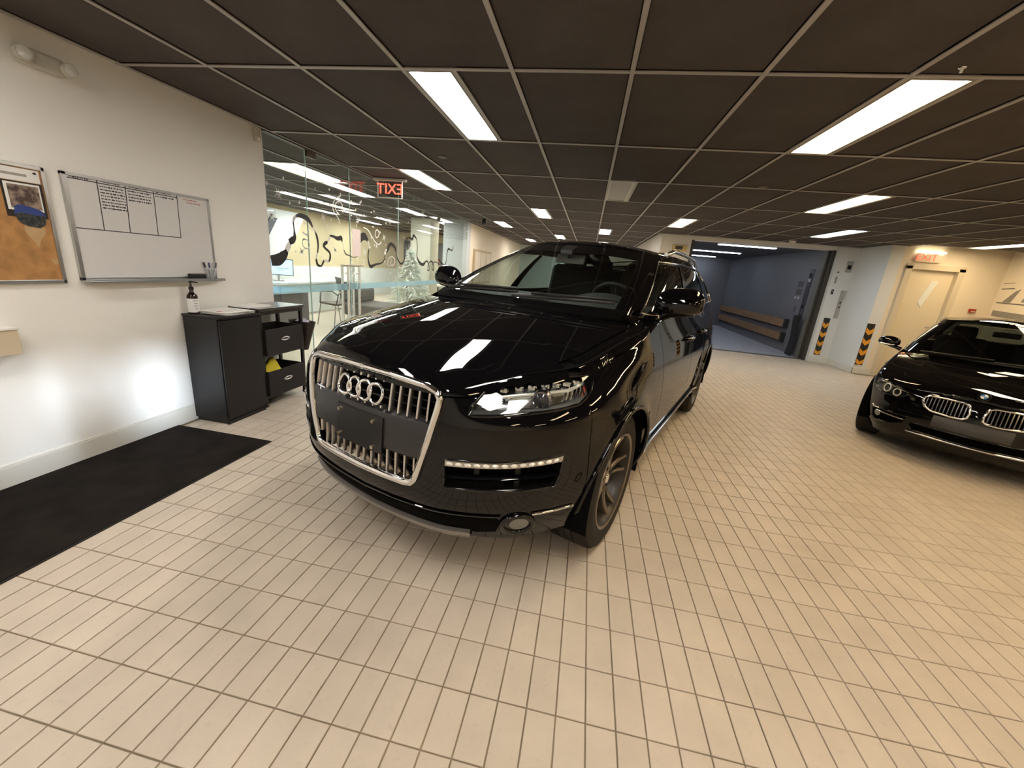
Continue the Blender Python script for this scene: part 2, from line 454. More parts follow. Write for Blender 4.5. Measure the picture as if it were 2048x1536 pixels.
floor = struct('floor', MB().box(XL-.2, XR+.1, YB, YE, -.12, -.007), GROUT, 'floor of long narrow beige quarry tiles with dark joints')

# nearest visible tiles are pieces of their own, the others one mesh
def in_field(x, y):
    if not (XL < x < XR and YB < y): return False
    if y < 9.05: return True
    if y < 10.1: return x < 5.45
    return x < 1.45 and y < YE-.2
cells = []
i0, i1 = int((XL-TX0)/TSX)-1, int((XR-TX0)/TSX)+1
j0, j1 = int((YB-TY0)/TSY)-1, int((YE-TY0)/TSY)+1
for j in range(j0, j1):
    for i in range(i0, i1):
        x, y = TX0+(i+.5)*TSX, TY0+(j+.5)*TSY
        if not in_field(x, y): continue
        a = 0
        p = to_px((x, y, 0))
        if p and 0 < p[0] < 2048 and 0 < p[1] < 1536 and y > 0:
            a = 1/(x*x+y*y)
            if x < -2.2 and y < 2.55: a = 0                  # below the mat
            # below the big car
            c_, s_ = math.cos(.379), math.sin(.379); dx, dy = x+.918, y-1.584
            u, v = dx*c_-dy*s_, dx*s_+dy*c_
            if abs(u) < .85 and v > .25: a = 0
        cells.append((a, i, j))
cells.sort(key=lambda t: -t[0])
def tile_geo(mb, x, y):
    hx, hy, g, c = TSX/2, TSY/2, .0026, .0016
    mb.add([(x+sx*(hx-g), y+sy*(hy-g), -.007) for sx, sy in ((-1, -1), (1, -1), (1, 1), (-1, 1))] +
           [(x+sx*(hx-g), y+sy*(hy-g), -.0012) for sx, sy in ((-1, -1), (1, -1), (1, 1), (-1, 1))] +
           [(x+sx*(hx-g-c), y+sy*(hy-g-c), 0) for sx, sy in ((-1, -1), (1, -1), (1, 1), (-1, 1))],
           [(8, 9, 10, 11)]+[(k, (k+1) % 4, 4+(k+1) % 4, 4+k) for k in range(4)]+[(4+k, 4+(k+1) % 4, 8+(k+1) % 4, 8+k) for k in range(4)])
mb = MB(); tile_geo(mb, 0, 0); tme = mb.mesh('floor_tile'); tme.materials.append(TILE)
rest = MB(); rnd_ = random.Random(3)
for k, (a, i, j) in enumerate(cells):
    x, y = TX0+(i+.5)*TSX, TY0+(j+.5)*TSY
    if k < 300:
        o = bpy.data.objects.new('floor_tile', tme); COL.objects.link(o); o.parent = floor
        o.location = (x, y, rnd_.uniform(-.0006, 0))
    else: tile_geo(rest, x, y)
tag(rest.build('tile_field', TILE, floor, fix=False), kind='stuff')

# ---------------------------------------------------------------- ceiling
CX0, CY0, CSX, CSY = -2.4354, 2.481, .6283, 1.2537
PANEL = pm('ceiling panel', (.092, .079, .073), .85, spec=.15, noise=.10, nscale=3, bump=.5, bscale=160)
TBAR = pm('ceiling grid metal', (.42, .395, .37), .45, spec=.3)
SLABC = pm('ceiling void', (.02, .018, .016), .9)
ceil = struct('ceiling', MB().box(-9.0, XR+.2, YB-.2, YE+.2, ZC+.06, ZC+.12), SLABC, 'dark brown drop ceiling of lay-in panels in a thin metal grid')
lights_main = {(2, 0), (6, 0), (10, 0), (0, 2), (8, 2), (12, 2), (2, 4), (6, 4), (10, 4), (14, 4), (0, 6), (4, 6), (2, 8), (0, 10), (4, 10), (2, 12),
               (0, -2), (4, -2), (8, -2), (12, -2), (2, -4), (6, -4), (10, -4), (14, 0)}
lights_off = {(4, 2)}
lights_office = {(-3, 2), (-3, 3), (-3, 5), (-3, 7), (-3, 9), (-6, 4), (-6, 5), (-6, 7), (-6, 9), (-6, 2), (-8, 6), (-8, 8)}
half = lights_main | lights_off | lights_office
def panel_geo(mb, x0, x1, y0, y1):
    g = .013; z0, z1, c = ZC-.002, ZC+.045, .006
    x0 += g; x1 -= g; y0 += g; y1 -= g
    b = ((x0, y0), (x1, y0), (x1, y1), (x0, y1)); t = ((x0+c, y0+c), (x1-c, y0+c), (x1-c, y1-c), (x0+c, y1-c))
    mb.add([(*p, z1) for p in b]+[(*p, z0+.004) for p in b]+[(*p, z0) for p in t],
           [(11, 10, 9, 8)]+[(4+k, 4+(k+1) % 4, (k+1) % 4, k) for k in range(4)]+[(8+k, 8+(k+1) % 4, 4+(k+1) % 4, 4+k) for k in range(4)])
full_me = None; half_me = None
def ceil_ok(i, j):
    x, y = CX0+(i+.5)*CSX, CY0+(j+.5)*CSY
    if y > 10.2: return x < 1.5 if x > -3.7 else y < 17
    if y > 9.1 and x > 5.5: return False
    if x < XL-.3: return x > -8.3 and 3.4 < y < 17
    return x < XR and y < YE
pan = []
for j in range(-5, 14):
    for i in range(-10, 16):
        if not ceil_ok(i, j): continue
        x, y = CX0+(i+.5)*CSX, CY0+(j+.5)*CSY
        p = to_px((x, y, ZC)); a = 1/(x*x+y*y) if p and -60 < p[0] < 2100 and -90 < p[1] < 800 and y > .5 else 0
        pan.append((a, i, j))
pan.sort(key=lambda t: -t[0])
m0 = MB(); panel_geo(m0, 0, CSX, 0, CSY); full_me = m0.mesh('ceiling_panel'); full_me.materials.append(PANEL)
m0 = MB(); panel_geo(m0, 0, CSX-.30, 0, CSY); half_me = m0.mesh('ceiling_panel'); half_me.materials.append(PANEL)
rest = MB()
for k, (a, i, j) in enumerate(pan):
    x, y = CX0+i*CSX, CY0+j*CSY
    h = (i, j) in half
    if k < 260:
        o = bpy.data.objects.new('ceiling_panel', half_me if h else full_me); COL.objects.link(o); o.parent = ceil
        o.location = (x+(.30 if h else 0), y, 0)
    else: panel_geo(rest, x+(.30 if h else 0), x+CSX, y, y+CSY)
tag(rest.build('panel_field', PANEL, ceil, fix=False), kind='stuff')
grid = MB()
ii = sorted({i for _, i, j in pan}); jj = sorted({j for _, i, j in pan})
okc = {(i, j) for _, i, j in pan}
for _, i, j in pan:
    x, y = CX0+i*CSX, CY0+j*CSY
    w = .012
    grid.box(x-w, x+w, y, y+CSY, ZC-.012, ZC-.006)
    grid.box(x, x+CSX, y-w, y+w, ZC-.0115, ZC-.006)
    if (i, j) in half: grid.box(x+.30-w, x+.30+w, y, y+CSY, ZC-.0118, ZC-.006)
    if (i+1, j) not in okc: grid.box(x+CSX-w, x+CSX+w, y, y+CSY, ZC-.012, ZC-.006)
    if (i, j+1) not in okc: grid.box(x, x+CSX, y+CSY-w, y+CSY+w, ZC-.0115, ZC-.006)
tag(grid.build('ceiling_grid', TBAR, ceil, fix=False), 'thin grey metal grid bars')

# ---------------------------------------------------------------- ceiling lights
def lum(i, j, mat, label, group, fr):
    x, y = CX0+i*CSX, CY0+j*CSY
    t = thing('ceiling_light', label, 'light', (x, y, ZC), 0, group)
    d = MB().box(.026, .274, .028, CSY-.028, -.004, .030).build('diffuser', mat, t)
    f = MB()
    f.box(.0125, .027, .0125, CSY-.0125, -.012, .05); f.box(.273, .2875, .0125, CSY-.0125, -.012, .05)
    f.box(.027, .273, .0125, .029, -.012, .05); f.box(.027, .273, CSY-.029, CSY-.0125, -.012, .05)
    f.build('frame', fr, t)
    return t
FRL = pm('light frame', (.25, .23, .20), .5)
EW = emis('lamp white', L_WHITE, P_MAIN); EWARM = emis('lamp warm', L_WARM, P_WARM); EO = emis('lamp office', L_OFFICE, P_OFFICE); EY = emis('lamp office yellow', (1, .86, .5), P_OFFICE*.45); ECL = emis('lamp cool white', (.80, .91, 1), P_MAIN*.9)
LL = {(2, 0): 'long white ceiling light panel in front of the black SUV hood', (6, 0): 'large warm ceiling light panel with a sprinkler head beside its end',
      (0, 2): 'narrow ceiling light panel beside the red exit sign', (8, 2): 'warm ceiling light panel above the open floor before the elevator',
      (10, 4): 'small warm ceiling light panel near the elevator smoke detector', (6, 4): 'warm ceiling light panel near the left jamb of the elevator',
      (2, 4): 'ceiling light panel over the far windshield edge of the SUV', (14, 4): 'ceiling light panel before the grey wall graphic'}
for (i, j) in sorted(lights_main):
    mat = ECL if (i, j) == (10, 4) else EWARM if i >= 5 else EW
    if (i, j) in LL: lum(i, j, mat, LL[(i, j)], 'ceiling lights of the showroom', FRL)
    elif j >= 6: lum(i, j, mat, 'distant ceiling light panel beyond the roof of the SUV', 'ceiling lights of the showroom', FRL)
    else: lum(i, j, mat, 'ceiling light panel over the floor in front of both cars', 'ceiling lights of the showroom', FRL)
for (i, j) in sorted(lights_office):
    lum(i, j, EY if (i, j) in ((-3, 2), (-6, 5), (-3, 9)) else EO, 'ceiling light panel in the office behind the glass', 'office ceiling lights', FRL)
t = thing('unlit_ceiling_light', 'unlit grey ceiling light panel between the lit ones above the SUV', 'light', (CX0+4*CSX, CY0+2*CSY, ZC))
MB().box(.026, .25, .028, CSY-.028, -.004, .030).build('diffuser', pm('unlit diffuser', (.42, .41, .38), .5), t)
f = MB(); f.box(.0125, .027, .0125, CSY-.0125, -.012, .05); f.box(.25, .2875, .0125, CSY-.0125, -.012, .05); f.box(.027, .25, .0125, .029, -.012, .05); f.box(.027, .25, CSY-.029, CSY-.0125, -.012, .05)
f.build('frame', pm('white light frame', (.6, .58, .52), .5), t)

# ---------------------------------------------------------------- walls
YW = 3.66
struct('wall_left', MB().box(XL-.2, XL, YB, YW, 0, ZC+.06), WALLW, 'white plaster wall with notice boards')
struct('baseboard_left', MB().box(XL, XL+.014, YB, YW, 0, .125).box(XL, XL+.009, YB, YW, .125, .135), TRIMW, bevel=.002)
# unseen back wall; its three open slots are added to shape the sun patches
wbk = MB(); slots = [(3.42, 3.58, 1.36, 2.02), (3.76, 3.92, 1.72, 2.06), (4.22, 4.66, 1.60, 2.12)]
xs = [XL-.2]+[q for sl_ in slots for q in sl_[:2]]+[XR+.2]
for a, b_ in zip(xs[:-1], xs[1:]):
    sl_ = [q for q in slots if abs(q[0]-a) < 1e-6]
    if not sl_: wbk.box(a, b_, YB-.03, YB, 0, ZC+.06)
    else:
        wbk.box(a, b_, YB-.03, YB, 0, sl_[0][2]); wbk.box(a, b_, YB-.03, YB, sl_[0][3], ZC+.06)
struct('wall_back', wbk, WALLW)
struct('wall_right', MB().box(XR, XR+.2, YB, 9.3, 0, ZC+.06), WALLB, 'beige wall with a grey car graphic')
# elevator front: block left of the opening, header, right jamb, step wall, door wall
EY0 = 10.15
struct('wall_elevator_left', MB().box(1.5, 2.15, EY0, YE, 0, ZC+.06), WALLW, 'white wall block left of the car elevator')
struct('wall_elevator_header', MB().box(2.15, 5.1, EY0, EY0+.25, 2.40, ZC+.06), WALLW)
WALLC = pm('wall paint cool white', (.74, .75, .74), .7, spec=.2)
struct('wall_elevator_right', MB().box(5.1, 5.48, EY0-.1, EY0+7, 0, ZC+.06), WALLC, 'white wall right of the car elevator')
struct('wall_step', MB().box(5.48, 5.7, 9.1, EY0+.3, 0, ZC+.06), WALLC, 'white return wall beside the car elevator')
struct('wall_door', MB().box(5.7, 5.86, 9.1, 9.3, 0, ZC+.06).box(6.7, XR, 9.1, 9.3, 0, ZC+.06).box(5.86, 6.7, 9.1, 9.3, 2.12, ZC+.06), WALLB, 'beige wall around a door')
b = MB(); b.box(5.1, 5.494, EY0-.114, EY0-.1, 0, .12); b.box(5.466, 5.48, 9.086, EY0-.1, 0, .12); b.box(5.466, 5.80, 9.086, 9.1, 0, .12); b.box(6.76, XR, 9.086, 9.1, 0, .12)
struct('baseboard_elevator', b, TRIMW, bevel=.002)
struct('baseboard_right', MB().box(XR-.014, XR, YB, 9.086, 0, .12), TRIMW, bevel=.002)
# far corridor
struct('wall_far', MB().box(-4.0, 1.5, YE-.2, YE, 0, ZC+.06), pm('far wall', (.62, .70, .68), .6))
struct('wall_corridor', MB().box(-3.7, -3.2, 10.9, YE-.2, 0, ZC+.06), WALLB, 'warm beige corridor wall beyond the pillar')
PIL = pm('pillar paint', (.55, .57, .56), .75, noise=.05, nscale=30)
struct('wall_pillar', MB().box(-3.72, -3.2, 10.25, 10.9, 0, ZC+.06), PIL, 'pale grey concrete pillar at the end of the glass wall')
# door 1 in the beige wall
DRM = pm('door paint', (.74, .65, .48), .5)
d = struct('door_1', MB().box(5.90, 6.66, 9.16, 9.2, .01, 2.08), DRM, 'beige door with a small slanted window', bevel=.003)
fr = MB(); fr.box(5.80, 5.90, 9.07, 9.3, 0, 2.14); fr.box(6.66, 6.76, 9.07, 9.3, 0, 2.14); fr.box(5.80, 6.76, 9.07, 9.3, 2.08, 2.18)
fr.build('door_frame', pm('door frame paint', (.66, .58, .43), .5), d, bevel=.004)
MB().prism([(6.22, 1.50), (6.30, 1.40), (6.45, 1.90), (6.34, 1.90)], lambda a, b_, dd: (a, dd, b_), 9.152, 9.162).build('door_window', pm('door pane', (.80, .82, .78), .12), d)
MB().box(6.56, 6.60, 9.11, 9.16, 1.02, 1.06).cyl((6.58, 9.12, 1.04), (6.48, 9.12, 1.04), .011, n=10).build('door_handle', STEEL, d, smooth=40)
# alarm box, exit box, wall graphic
t = thing('fire_alarm_station', 'small red fire alarm box on beige wall beside the door', 'alarm', (7.10, 9.1, 1.42))
MB().box(-.05, .05, -.045, 0, -.03, .04).build('body', pm('alarm red', (.38, .04, .02), .4), t, bevel=.006)
MB().box(-.03, .03, -.052, -.045, -.018, .0).build('pull_bar', pm('alarm white', (.75, .7, .6), .4), t)
t = thing('exit_sign', 'faded red and white exit box on the wall above the beige door', 'sign', (6.10, 9.1, 2.30))
MB().box(-.20, .20, -.05, 0, -.09, .07).build('housing', pm('exit housing', (.78, .68, .52), .4), t, bevel=.006)
text_obj('lettering', 'EXIT', .17, pm('exit red', (.62, .10, .06), .4, emit=(1, .12, .05), es=.5), t, Matrix.Translation((-.05, -.052, -.01)) @ Matrix.Rotation(PI/2, 4, 'X'))
MB().box(-.22, .22, -.085, -.01, .075, .10).build('lamp_tube', emis('exit lamp', (1, .85, .55), 3.5), t, bevel=.004)
GRA = pm('wall graphic grey', (.26, .24, .20), .6); GRAD = pm('wall graphic dark', (.17, .155, .13), .6)
t = thing('wall_graphic', 'grey car outline graphic of stripes on the beige side wall', 'wall decal', (XR, 9.0, 1.2))
def wg(pts): return MB().prism([(a-9.0, z-1.2) for a, z in pts], lambda a, z, dd: (dd, a, z), -.004, -.001)
for pts, mt in (([(9.05, 1.47), (7.0, 1.36), (7.0, 1.24), (9.05, 1.37)], GRA), ([(9.05, 1.62), (6.0, 1.55), (6.0, 1.53), (9.05, 1.60)], GRAD),
                ([(8.95, 1.62), (8.80, 1.62), (8.70, 1.86), (8.78, 1.82)], GRA), ([(8.62, 1.64), (7.6, 1.6), (7.8, 1.84), (8.55, 1.82)], GRA),
                ([(9.05, 1.86), (8.82, 1.88), (8.82, 1.86), (9.05, 1.84)], GRAD), ([(8.5, 1.92), (7.9, 1.95), (7.9, 1.87), (8.5, 1.86)], GRAD),
                ([(9.05, 1.95), (8.85, 1.97), (8.85, 1.96), (9.05, 1.94)], GRAD)):
    wg(pts).build('stripe', mt, t)
# world-space builder for parts of an unrotated thing
def wb(mb, name, mat, t, **k):
    l = t.location
    mb.v = [(x-l[0], y-l[1], z-l[2]) for x, y, z in mb.v]
    return mb.build(name, mat, t, **k)

# ================================================================ CAR ELEVATOR
LIFT = pm('elevator wall paint', (.19, .187, .212), .55, spec=.4, noise=.05, nscale=2)
LIFTF = pm('elevator floor', (.42, .43, .50), .45, noise=.12, nscale=5)
LIFTC = pm('elevator ceiling paint', (.10, .10, .11), .6)
WOOD = pm('wood rail', (.33, .19, .10), .55, noise=.2, nscale=14)
t = thing('car_elevator', 'open car elevator with grey walls and wooden bumper rails', 'elevator', (3.6, 10.2, 0))
lx0, lx1, ly0, ly1 = 2.15, 5.1, 10.15, 16.7
wb(MB().box(lx1-.03, lx1, ly0+.35, ly1, 0, 2.44), 'side_wall', LIFT, t)
wb(MB().box(lx0, lx0+.03, ly0+.35, ly1, 0, 2.44), 'side_wall', LIFT, t)
wb(MB().box(lx0, lx1, ly1, ly1+.05, 0, 2.44), 'rear_wall', LIFT, t)
wb(MB().box(lx0, lx1, ly0+.25, ly1, 2.44, 2.48), 'ceiling_plate', LIFTC, t)
wb(MB().box(lx0, lx1, ly0+.22, ly1, -.006, .004), 'floor_plate', LIFTF, t)
wb(MB().box(lx0, lx1, ly0+.02, ly0+.10, -.004, .006).box(lx0, lx1, ly0+.13, ly0+.20, -.004, .006), 'door_sill', pm('sill metal', (.45, .45, .46), .35, metal=1), t)
RUB = pm('door edge rubber', (.05, .045, .035), .6)
wb(MB().box(lx1-.06, lx1, ly0, ly0+.06, 0, 2.40).box(lx1-.09, lx1, ly0+.10, ly0+.14, 0, 2.40), 'door_jamb', RUB, t)
wb(MB().box(lx1-.09, lx1-.02, ly0+.16, ly0+.34, 0, 2.40), 'door_leaf', pm('door leaf grey', (.16, .155, .14), .5), t)
wb(MB().box(lx0, lx0+.06, ly0, ly0+.06, 0, 2.40), 'door_jamb', RUB, t)
for z0, z1 in ((.60, .79), (.26, .45)):
    r = wb(MB().box(lx1-.11, lx1-.05, 11.35, ly1-.1, z0, z1), 'bumper_rail', WOOD, t, bevel=.008)
    l = wb(MB().box(lx0+.05, lx0+.11, 11.35, ly1-.1, z0, z1), 'bumper_rail', WOOD, t, bevel=.008)
    wb(MB().box(lx1-.13, lx1-.03, 11.27, 11.36, z0-.02, z1+.02), 'rail_end', pm('rail end black', (.03, .03, .032), .5), t, bevel=.006)
    wb(MB().box(lx1-.05, lx1-.03, 11.3, ly1-.1, z0-.035, z0), 'rail_bracket', BLACKM, t)
for yy, xx0, xx1 in ((11.15, 3.0, 4.28), (13.6, 2.98, 4.3), (16.1, 2.98, 4.3)):
    wb(MB().box(xx0, xx1, yy-.07, yy+.07, 2.425, 2.44), 'lamp_tube', emis('lamp elevator', L_COOL, P_LIFT), t)
# operating panel on the side wall
PAN = pm('operating panel', (.115, .115, .13), .4, metal=.6)
p = wb(MB().box(lx1-.045, lx1-.03, 10.74, 10.92, .86, 2.02), 'operating_panel', PAN, t, bevel=.003)
def sub(mb, name, mat, par, **k):
    l = par.parent.location if par.parent else par.location
    mb.v = [(x-l[0], y-l[1], z-l[2]) for x, y, z in mb.v]
    return mb.build(name, mat, par, **k)
sub(MB().box(lx1-.052, lx1-.045, 10.79, 10.87, 1.84, 1.93), 'display', pm('display black', (.003, .003, .004), .2), p)
sub(MB().box(lx1-.052, lx1-.045, 10.78, 10.88, 1.73, 1.80), 'label_plate', pm('label plate', (.5, .5, .52), .4), p)
sub(MB().box(lx1-.052, lx1-.045, 10.80, 10.86, 1.14, 1.19), 'speaker', pm('display black', (0, 0, 0)), p)
for k in range(4):
    sub(MB().cyl((lx1-.05, 10.83, 1.08-.055*k), (lx1-.044, 10.83, 1.08-.055*k), .016, n=12), 'button', pm('button steel', (.35, .35, .37), .3, metal=1), p, smooth=40)
for z0, z1 in ((1.60, 1.74), (1.42, 1.56)):
    wb(MB().box(lx1-.036, lx1-.03, 11.08, 11.34, z0, z1), 'notice_plate', pm('notice dark', (.10, .09, .10), .6), t)
for y0 in (11.13, 11.28):
    wb(MB().box(lx1-.038, lx1-.03, y0, y0+.05, 1.32, 1.38), 'notice_sticker', pm('sticker white', (.7, .68, .66), .5), t)
wb(MB().box(lx1-.07, lx1-.03, 11.14, 11.24, 1.02, 1.16), 'intercom', pm('intercom grey', (.16, .16, .18), .4), t, bevel=.005)
# dark padding leaning by the door
t = thing('door_padding', 'black padded blanket hanging at the inner door edge of the elevator', 'padding', (5.0, 10.65, 0))
rows = []
for k in range(9):
    z = .02+.93*k/8
    rows.append([(4.93+.03*math.sin(5*z)+.03*q/6-.10*(1-z)*(.5), 10.52+.30*q/6-.05*(1-z), z) for q in range(7)])
mbp = MB(); mbp.grid(rows); mbp.grid([[(x+.05, y, z) for x, y, z in r] for r in rows])
n_ = 7*9
for r in range(8):
    for q in (0, 6): mbp.f.append((r*7+q, (r+1)*7+q, n_+(r+1)*7+q, n_+r*7+q))
for q in range(6):
    for r in (0, 8): mbp.f.append((r*7+q, r*7+q+1, n_+r*7+q+1, n_+r*7+q))
wb(mbp, 'blanket', pm('padding black', (.012, .012, .016), .8), t, smooth=60)

# chevron guards on the walls
CHO = pm('chevron orange', (.78, .34, .03), .5); CHK = pm('chevron black', (.012, .012, .012), .5)
def chevron(label, x0, x1, y, z0, z1):
    t = thing('chevron_guard', label, 'sign', ((x0+x1)/2, y, z0), 0, 'chevron guards by the elevator')
    w = (x1-x0)/2; h = z1-z0
    MB().box(-w, w, -.012, 0, 0, h).build('board', CHK, t)
    n = 4; st = h/n
    for k in range(n):
        b = st*k-.02; d_ = st*.42; sl = w*.9
        poly = [(-w, b+sl), (0, b), (w, b+sl), (w, b+sl+d_), (0, b+d_), (-w, b+sl+d_)]
        poly = [(a, min(max(z, .0), h)) for a, z in poly]
        MB().prism(poly, lambda a, z, dd: (a, dd, z), -.016, -.0121).build('stripe', CHO, t)
chevron('black and orange chevron guard below the elevator call panel', 5.19, 5.31, EY0-.1, .17, .99)
chevron('black and orange chevron guard on the outer corner near the beige door', 5.485, 5.62, 9.1-.0, .18, 1.01)
# call station, indicator, small fittings on the right jamb wall
t = thing('elevator_call_panel', 'tall steel elevator call panel with two black buttons', 'control panel', (5.40, EY0-.1, 1.0))
MB().box(-.045, .045, -.012, 0, 0, .60).build('plate', STEEL, t, bevel=.003)
for z in (.24, .34): MB().cyl((0, -.011, z), (0, -.02, z), .017, n=14).build('button', BLACKP, t, smooth=40)
MB().box(.05, .12, -.006, 0, .40, .60).build('notice', pm('notice beige', (.62, .60, .52), .6), t)
t = thing('elevator_indicator', 'square steel floor indicator with black window beside the ceiling', 'indicator', (5.37, EY0-.1, 2.08))
MB().box(-.06, .06, -.012, 0, -.11, .12).build('plate', STEEL, t, bevel=.003)
MB().box(-.035, .035, -.016, -.012, -.045, .035).build('window', pm('display black', (0, 0, 0)), t)
t = thing('wall_switch', 'small dark key switch on the white elevator jamb', 'switch', (5.19, EY0-.1, 1.55))
MB().box(-.022, .022, -.014, 0, -.05, .05).build('plate', pm('switch dark', (.02, .03, .04), .4), t, bevel=.003)
MB().cyl((0, -.013, .01), (0, -.02, .01), .01, n=10).build('keyhole', STEEL, t)
t = thing('door_sensor', 'slim grey sensor strip on the elevator jamb above the key switch', 'sensor', (5.19, EY0-.1, 1.80))
MB().box(-.018, .018, -.012, 0, -.07, .07).build('strip', pm('sensor grey', (.30, .30, .30), .4), t, bevel=.003)
MB().cyl((0, -.004, .16), (0, -.02, .16), .014, n=12).build('lens', BLACKP, t, smooth=40)
t = thing('elevator_lantern', 'brass framed elevator lantern on the white wall above the SUV roof', 'indicator', (1.92, EY0, 2.20))
MB().box(-.16, .16, -.03, 0, -.06, .07).build('frame', pm('brass', (.55, .44, .25), .3, metal=1), t, bevel=.006)
MB().box(-.10, .06, -.034, -.03, -.03, .045).build('window', pm('display black', (0, 0, 0)), t)
t = thing('smoke_detector', 'white round smoke detector on the ceiling before the elevator', 'detector', (3.95, 9.55, ZC-.012))
MB().lathe([(.0, -.05), (.03, -.05), (.05, -.035), (.065, -.01), (.065, 0), (0, 0)], lambda r, a, h: (r*math.cos(a), r*math.sin(a), h), 24).build('body', pm('detector white', (.72, .68, .6), .5), t, smooth=40)
for k, (x, y, lab) in enumerate(((.0, 0, ''),)): pass
def disc(name, label, x, y, r, mat, h=.012):
    t = thing(name, label, 'sprinkler', (x, y, ZC-.002), 0, 'sprinkler covers')
    MB().lathe([(0, -h), (r*.85, -h), (r, -h*.4), (r, 0), (0, 0)], lambda rr, a, hh: (rr*math.cos(a), rr*math.sin(a), hh), 24).build('cover', mat, t, smooth=40)
SPR = pm('sprinkler cover', (.12, .10, .085), .5)
disc('sprinkler', 'flat brown sprinkler cover in the ceiling left of the row of lights', -1.62, 4.35, .05, SPR)
disc('sprinkler', 'flat brown sprinkler cover in the ceiling beside the unlit panel', 1.62, 4.9, .05, SPR)
disc('sprinkler', 'tiny brown sprinkler cover in the ceiling before the elevator', 1.05, 7.4, .05, SPR)
t = thing('sprinkler', 'white sprinkler head beside the large warm ceiling light', 'sprinkler', (1.49, 2.41, ZC-.002))
MB().cyl((0, 0, 0), (0, 0, -.02), .006, n=12).build('head', pm('sprinkler white', (.9, .88, .8), .3), t)
MB().lathe([(0, -.003), (.013, -.003), (.015, 0), (0, 0)], lambda rr, a, hh: (rr*math.cos(a), rr*math.sin(a), hh), 20).build('collar', CHROME, t)
t = thing('security_camera', 'small black dome security camera hanging under the ceiling near the pillar', 'camera', (-2.55, 9.7, ZC-.01))
MB().cyl((0, 0, 0), (0, 0, -.06), .05, n=20).build('base', BLACKP, t, smooth=40)
MB().lathe([(0, -.13), (.03, -.125), (.05, -.10), (.055, -.06), (0, -.06)], lambda rr, a, hh: (rr*math.cos(a), rr*math.sin(a), hh), 20).build('dome', pm('dome black', (.01, .01, .012), .1), t, smooth=60)
# hanging exit sign seen from behind
t = thing('hanging_exit_sign', 'hanging clear exit sign with red mirrored letters before the glass wall', 'sign', (-2.82, 5.6, ZC-.012))
MB().box(-.235, .235, -.03, .03, -.03, 0).build('mount', pm('sign mount', (.52, .48, .42), .4), t, bevel=.004)
MB().box(-.17, .17, -.004, .004, -.235, -.03).build('panel', glass('sign acrylic', (.80, .78, .78)), t)
f = MB(); f.box(-.182, -.17, -.008, .008, -.24, -.03); f.box(.17, .182, -.008, .008, -.24, -.03); f.box(-.182, .182, -.008, .008, -.245, -.235)
f.build('edge_frame', pm('sign frame', (.6, .56, .5), .35), t)
text_obj('lettering', 'EXIT', .185, pm('exit red lit', (.7, .06, .04), .4, emit=(1, .09, .05), es=1.6), t, Matrix.Translation((0, -.006, -.135)) @ Matrix.Scale(-1, 4, (1, 0, 0)) @ Matrix.Rotation(PI/2, 4, 'X'), .003)
# ================================================================ LEFT WALL FITTINGS
def wallrect(y0, y1, z0, z1, d0, d1): return MB().box(XL+d0, XL+d1, y0, y1, z0, z1)
# cork board
t = thing('cork_board', 'cork notice board with aluminium frame on the white wall', 'notice board', (XL, 1.70, 1.14))
CORK = pm('cork', (.42, .215, .075), .85, noise=.22, nscale=18)
wb(wallrect(1.42, 1.965, 1.15, 1.75, .002, .012), 'cork_sheet', CORK, t)
f = MB()
for q in ((1.42, 1.98, 1.135, 1.155), (1.42, 1.98, 1.745, 1.765), (1.41, 1.425, 1.135, 1.765), (1.962, 1.98, 1.135, 1.765)):
    f.box(XL, XL+.02, *q)
wb(f, 'frame', ALU, t, bevel=.002)
STAIN = pm('cork stain', (.50, .33, .17), .85, noise=.1, nscale=20)
wb(MB().prism([(1.845, 1.46), (1.87, 1.475), (1.91, 1.47), (1.935, 1.44), (1.93, 1.41), (1.90, 1.37), (1.885, 1.33), (1.875, 1.36), (1.855, 1.39), (1.842, 1.42)], lambda a, z, d: (XL+d, a, z), .0121, .0124), 'bare_patch', STAIN, t)
wb(MB().prism([(1.93, 1.27), (1.96, 1.275), (1.962, 1.25), (1.945, 1.24)], lambda a, z, d: (XL+d, a, z), .0121, .0124), 'bare_patch', STAIN, t)
def pinned(name, label, cat, y0, y1, z0, z1, d, mat):
    t = thing(name, label, cat, (XL+.012, (y0+y1)/2, z0))
    wb(MB().box(XL+.0125, XL+.0125+d, y0, y1, z0, z1), 'sheet', mat, t)
    return t
t = pinned('pinned_notice', 'white pinned notice with a grey line of text at the top of the cork board', 'paper', 1.60, 1.955, 1.675, 1.74, .001, PAPER)
wb(MB().box(XL+.0136, XL+.0142, 1.66, 1.90, 1.70, 1.713), 'text_line', pm('grey ink', (.35, .33, .29), .7), t)
wb(MB().cyl((XL+.0135, 1.935, 1.725), (XL+.02, 1.935, 1.725), .006, n=10), 'pin', BLACKP, t)
t = pinned('photo_mount', 'black card mount pinned behind a photograph on the cork board', 'card', 1.785, 1.958, 1.49, 1.672, .001, pm('mount black', (.02, .014, .01), .7))
def photo_mat(name, c1, c2, sc):
    mt = pm(name, c1, .35); nt = mt.node_tree; b = nt.nodes['Principled BSDF']
    tc = nt.nodes.new('ShaderNodeTexCoord'); n = nt.nodes.new('ShaderNodeTexNoise'); n.inputs['Scale'].default_value = sc; n.inputs['Detail'].default_value = 2
    r = nt.nodes.new('ShaderNodeValToRGB'); r.color_ramp.elements[0].color = (*c1, 1); r.color_ramp.elements[1].color = (*c2, 1)
    r.color_ramp.elements[0].position = .40; r.color_ramp.elements[1].position = .62
    nt.links.new(tc.outputs['Object'], n.inputs[0]); nt.links.new(n.outputs['Fac'], r.inputs[0]); nt.links.new(r.outputs[0], b.inputs['Base Color'])
    return mt
